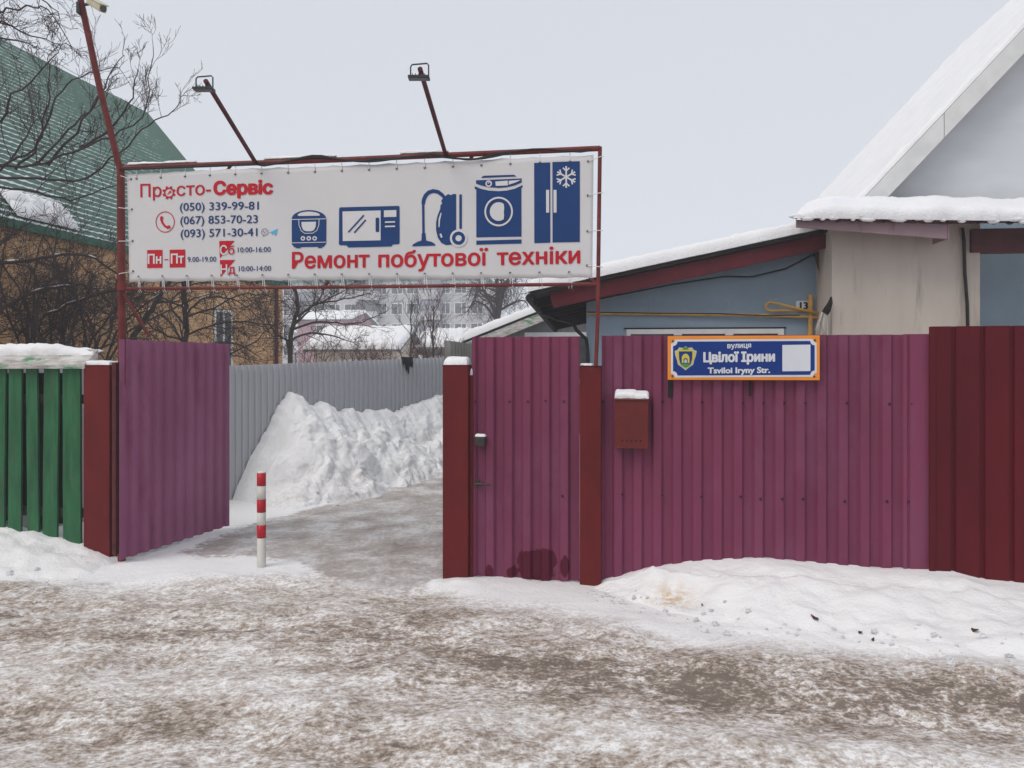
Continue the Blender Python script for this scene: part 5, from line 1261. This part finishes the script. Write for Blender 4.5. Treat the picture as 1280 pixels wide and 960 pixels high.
# ================================================================== SMALL THINGS ON THE SNOW
def on_ground(x, y):
    r = (x - 640) / FPX; Y = EYE * FPX / (y - HOR); return Vector((r * Y, Y, 0))
dg = bpy.context.evaluated_depsgraph_get()
def drop(p):
    hit, loc, *_ = scene.ray_cast(dg, Vector((0, 0, EYE)), (p - Vector((0, 0, EYE))).normalized())
    return loc if hit else p
bpy.context.view_layer.update(); dg = bpy.context.evaluated_depsgraph_get()
rng = random.Random(77)
def leaf_litter(x, y, size, label):
    p = drop(on_ground(x, y)); mb = MB(); a = rng.uniform(0, 6.28); u = Vector((math.cos(a), math.sin(a), .15)); v = Vector((-math.sin(a), math.cos(a), .3))
    n = 8
    top = [p + Vector((0, 0, .012)) + u * (size * math.cos(t)) * (1 if math.cos(t) < .8 else 1.35) + v * (size * .55 * math.sin(t)) + Vector((0, 0, .3 * size * math.cos(2 * t))) for t in (2 * math.pi * k / n for k in range(n))]
    bot = [q - Vector((0, 0, .006)) for q in top]; c = p + Vector((0, 0, .016)); cb_ = p + Vector((0, 0, .008))
    mb.add(top + bot + [c, cb_], [(k, (k + 1) % n, 2 * n) for k in range(n)] + [(n + (k + 1) % n, n + k, 2 * n + 1) for k in range(n)] + [(k, n + k, n + (k + 1) % n, (k + 1) % n) for k in range(n)])
    tag(mb.build('dead_leaf', 'leaf_brown', loc=p), label, 'leaf', 'dead leaves on the snow')
for x, y, s_, lab in ((1218, 789, .022, 'curled dark leaf on the snow bank near the dark red fence'), (1019, 774, .026, 'reddish brown leaf at the toe of the snow bank'), (878, 758, .013, 'small dark leaf beside the yellow stain in the snow bank'), (1075, 792, .013, 'tiny dark leaf below the snow bank on trodden snow'), (1091, 801, .013, 'tiny brown leaf on the dirty edge of the street')):
    leaf_litter(x, y, s_, lab)

mb = MB(); rng = random.Random(31)
for i in range(420):
    m_ = rng.random()
    if m_ < .5: a = rng.uniform(.6, 5.2); d = interp(DB, a) * rng.gauss(.93, .16) + .05
    elif m_ < .7: a = rng.uniform(-5.2, -3.2); d = rng.gauss(.8, .2)
    else: a = rng.uniform(-2.7, 3.8); d = rng.uniform(.3, 2.4)
    p = FF.w(a, -max(.12, d), 0)
    if m_ > .9:
        k = rng.uniform(.3, 4.4); p = G0 + GD * k + GN * rng.gauss(1.22, .12)
    r = min(.024, .005 + rng.expovariate(1 / .006)) * (.55 if m_ >= .7 and m_ <= .9 else 1); p.z = 1.5
    hit, loc, *_r = scene.ray_cast(dg, p, Vector((0, 0, -1)))
    if not hit or loc.z > .3: continue
    c = loc + Vector((0, 0, r * .35)); ring = []
    for zz, rr in ((-.6, .8), (.15, 1.0), (.75, .6)):
        for q_ in range(6):
            t = q_ * 1.0472 + zz; v = Vector((math.cos(t) * rr, math.sin(t) * rr * .85, zz * .8)); ring.append(c + v * r * (1 + .35 * rng.uniform(-1, 1)))
    fs = [(j * 6 + k, j * 6 + (k + 1) % 6, (j + 1) * 6 + (k + 1) % 6, (j + 1) * 6 + k) for j in range(2) for k in range(6)] + [(12, 13, 14, 15, 16, 17)]
    mb.add(ring, fs)
tag(mb.build('snow_clods', 'dirty_snow'), 'small broken clods of dirty snow along the bank edges', kind='stuff')

# ================================================================== WINTER HAZE
mb = MB(); x0, x1, y0, y1, z0, z1 = -206, 206, -66, 176, -1.3, 32
mb.hexa([(x0, y0, z0), (x1, y0, z0), (x1, y1, z0), (x0, y1, z0)], [(x0, y0, z1), (x1, y0, z1), (x1, y1, z1), (x0, y1, z1)])
m = bpy.data.materials.new('haze'); m.use_nodes = True; nt = m.node_tree; nt.nodes.clear()
vo = nt.nodes.new('ShaderNodeVolumePrincipled'); vo.inputs['Color'].default_value = (.93, .95, 1, 1); vo.inputs['Density'].default_value = .0032; vo.inputs['Anisotropy'].default_value = .1
oo = nt.nodes.new('ShaderNodeOutputMaterial'); nt.links.new(vo.outputs[0], oo.inputs['Volume']); MATS['haze'] = m
hz = mb.build('haze', 'haze'); tag(hz, 'pale winter haze over the street', kind='stuff')
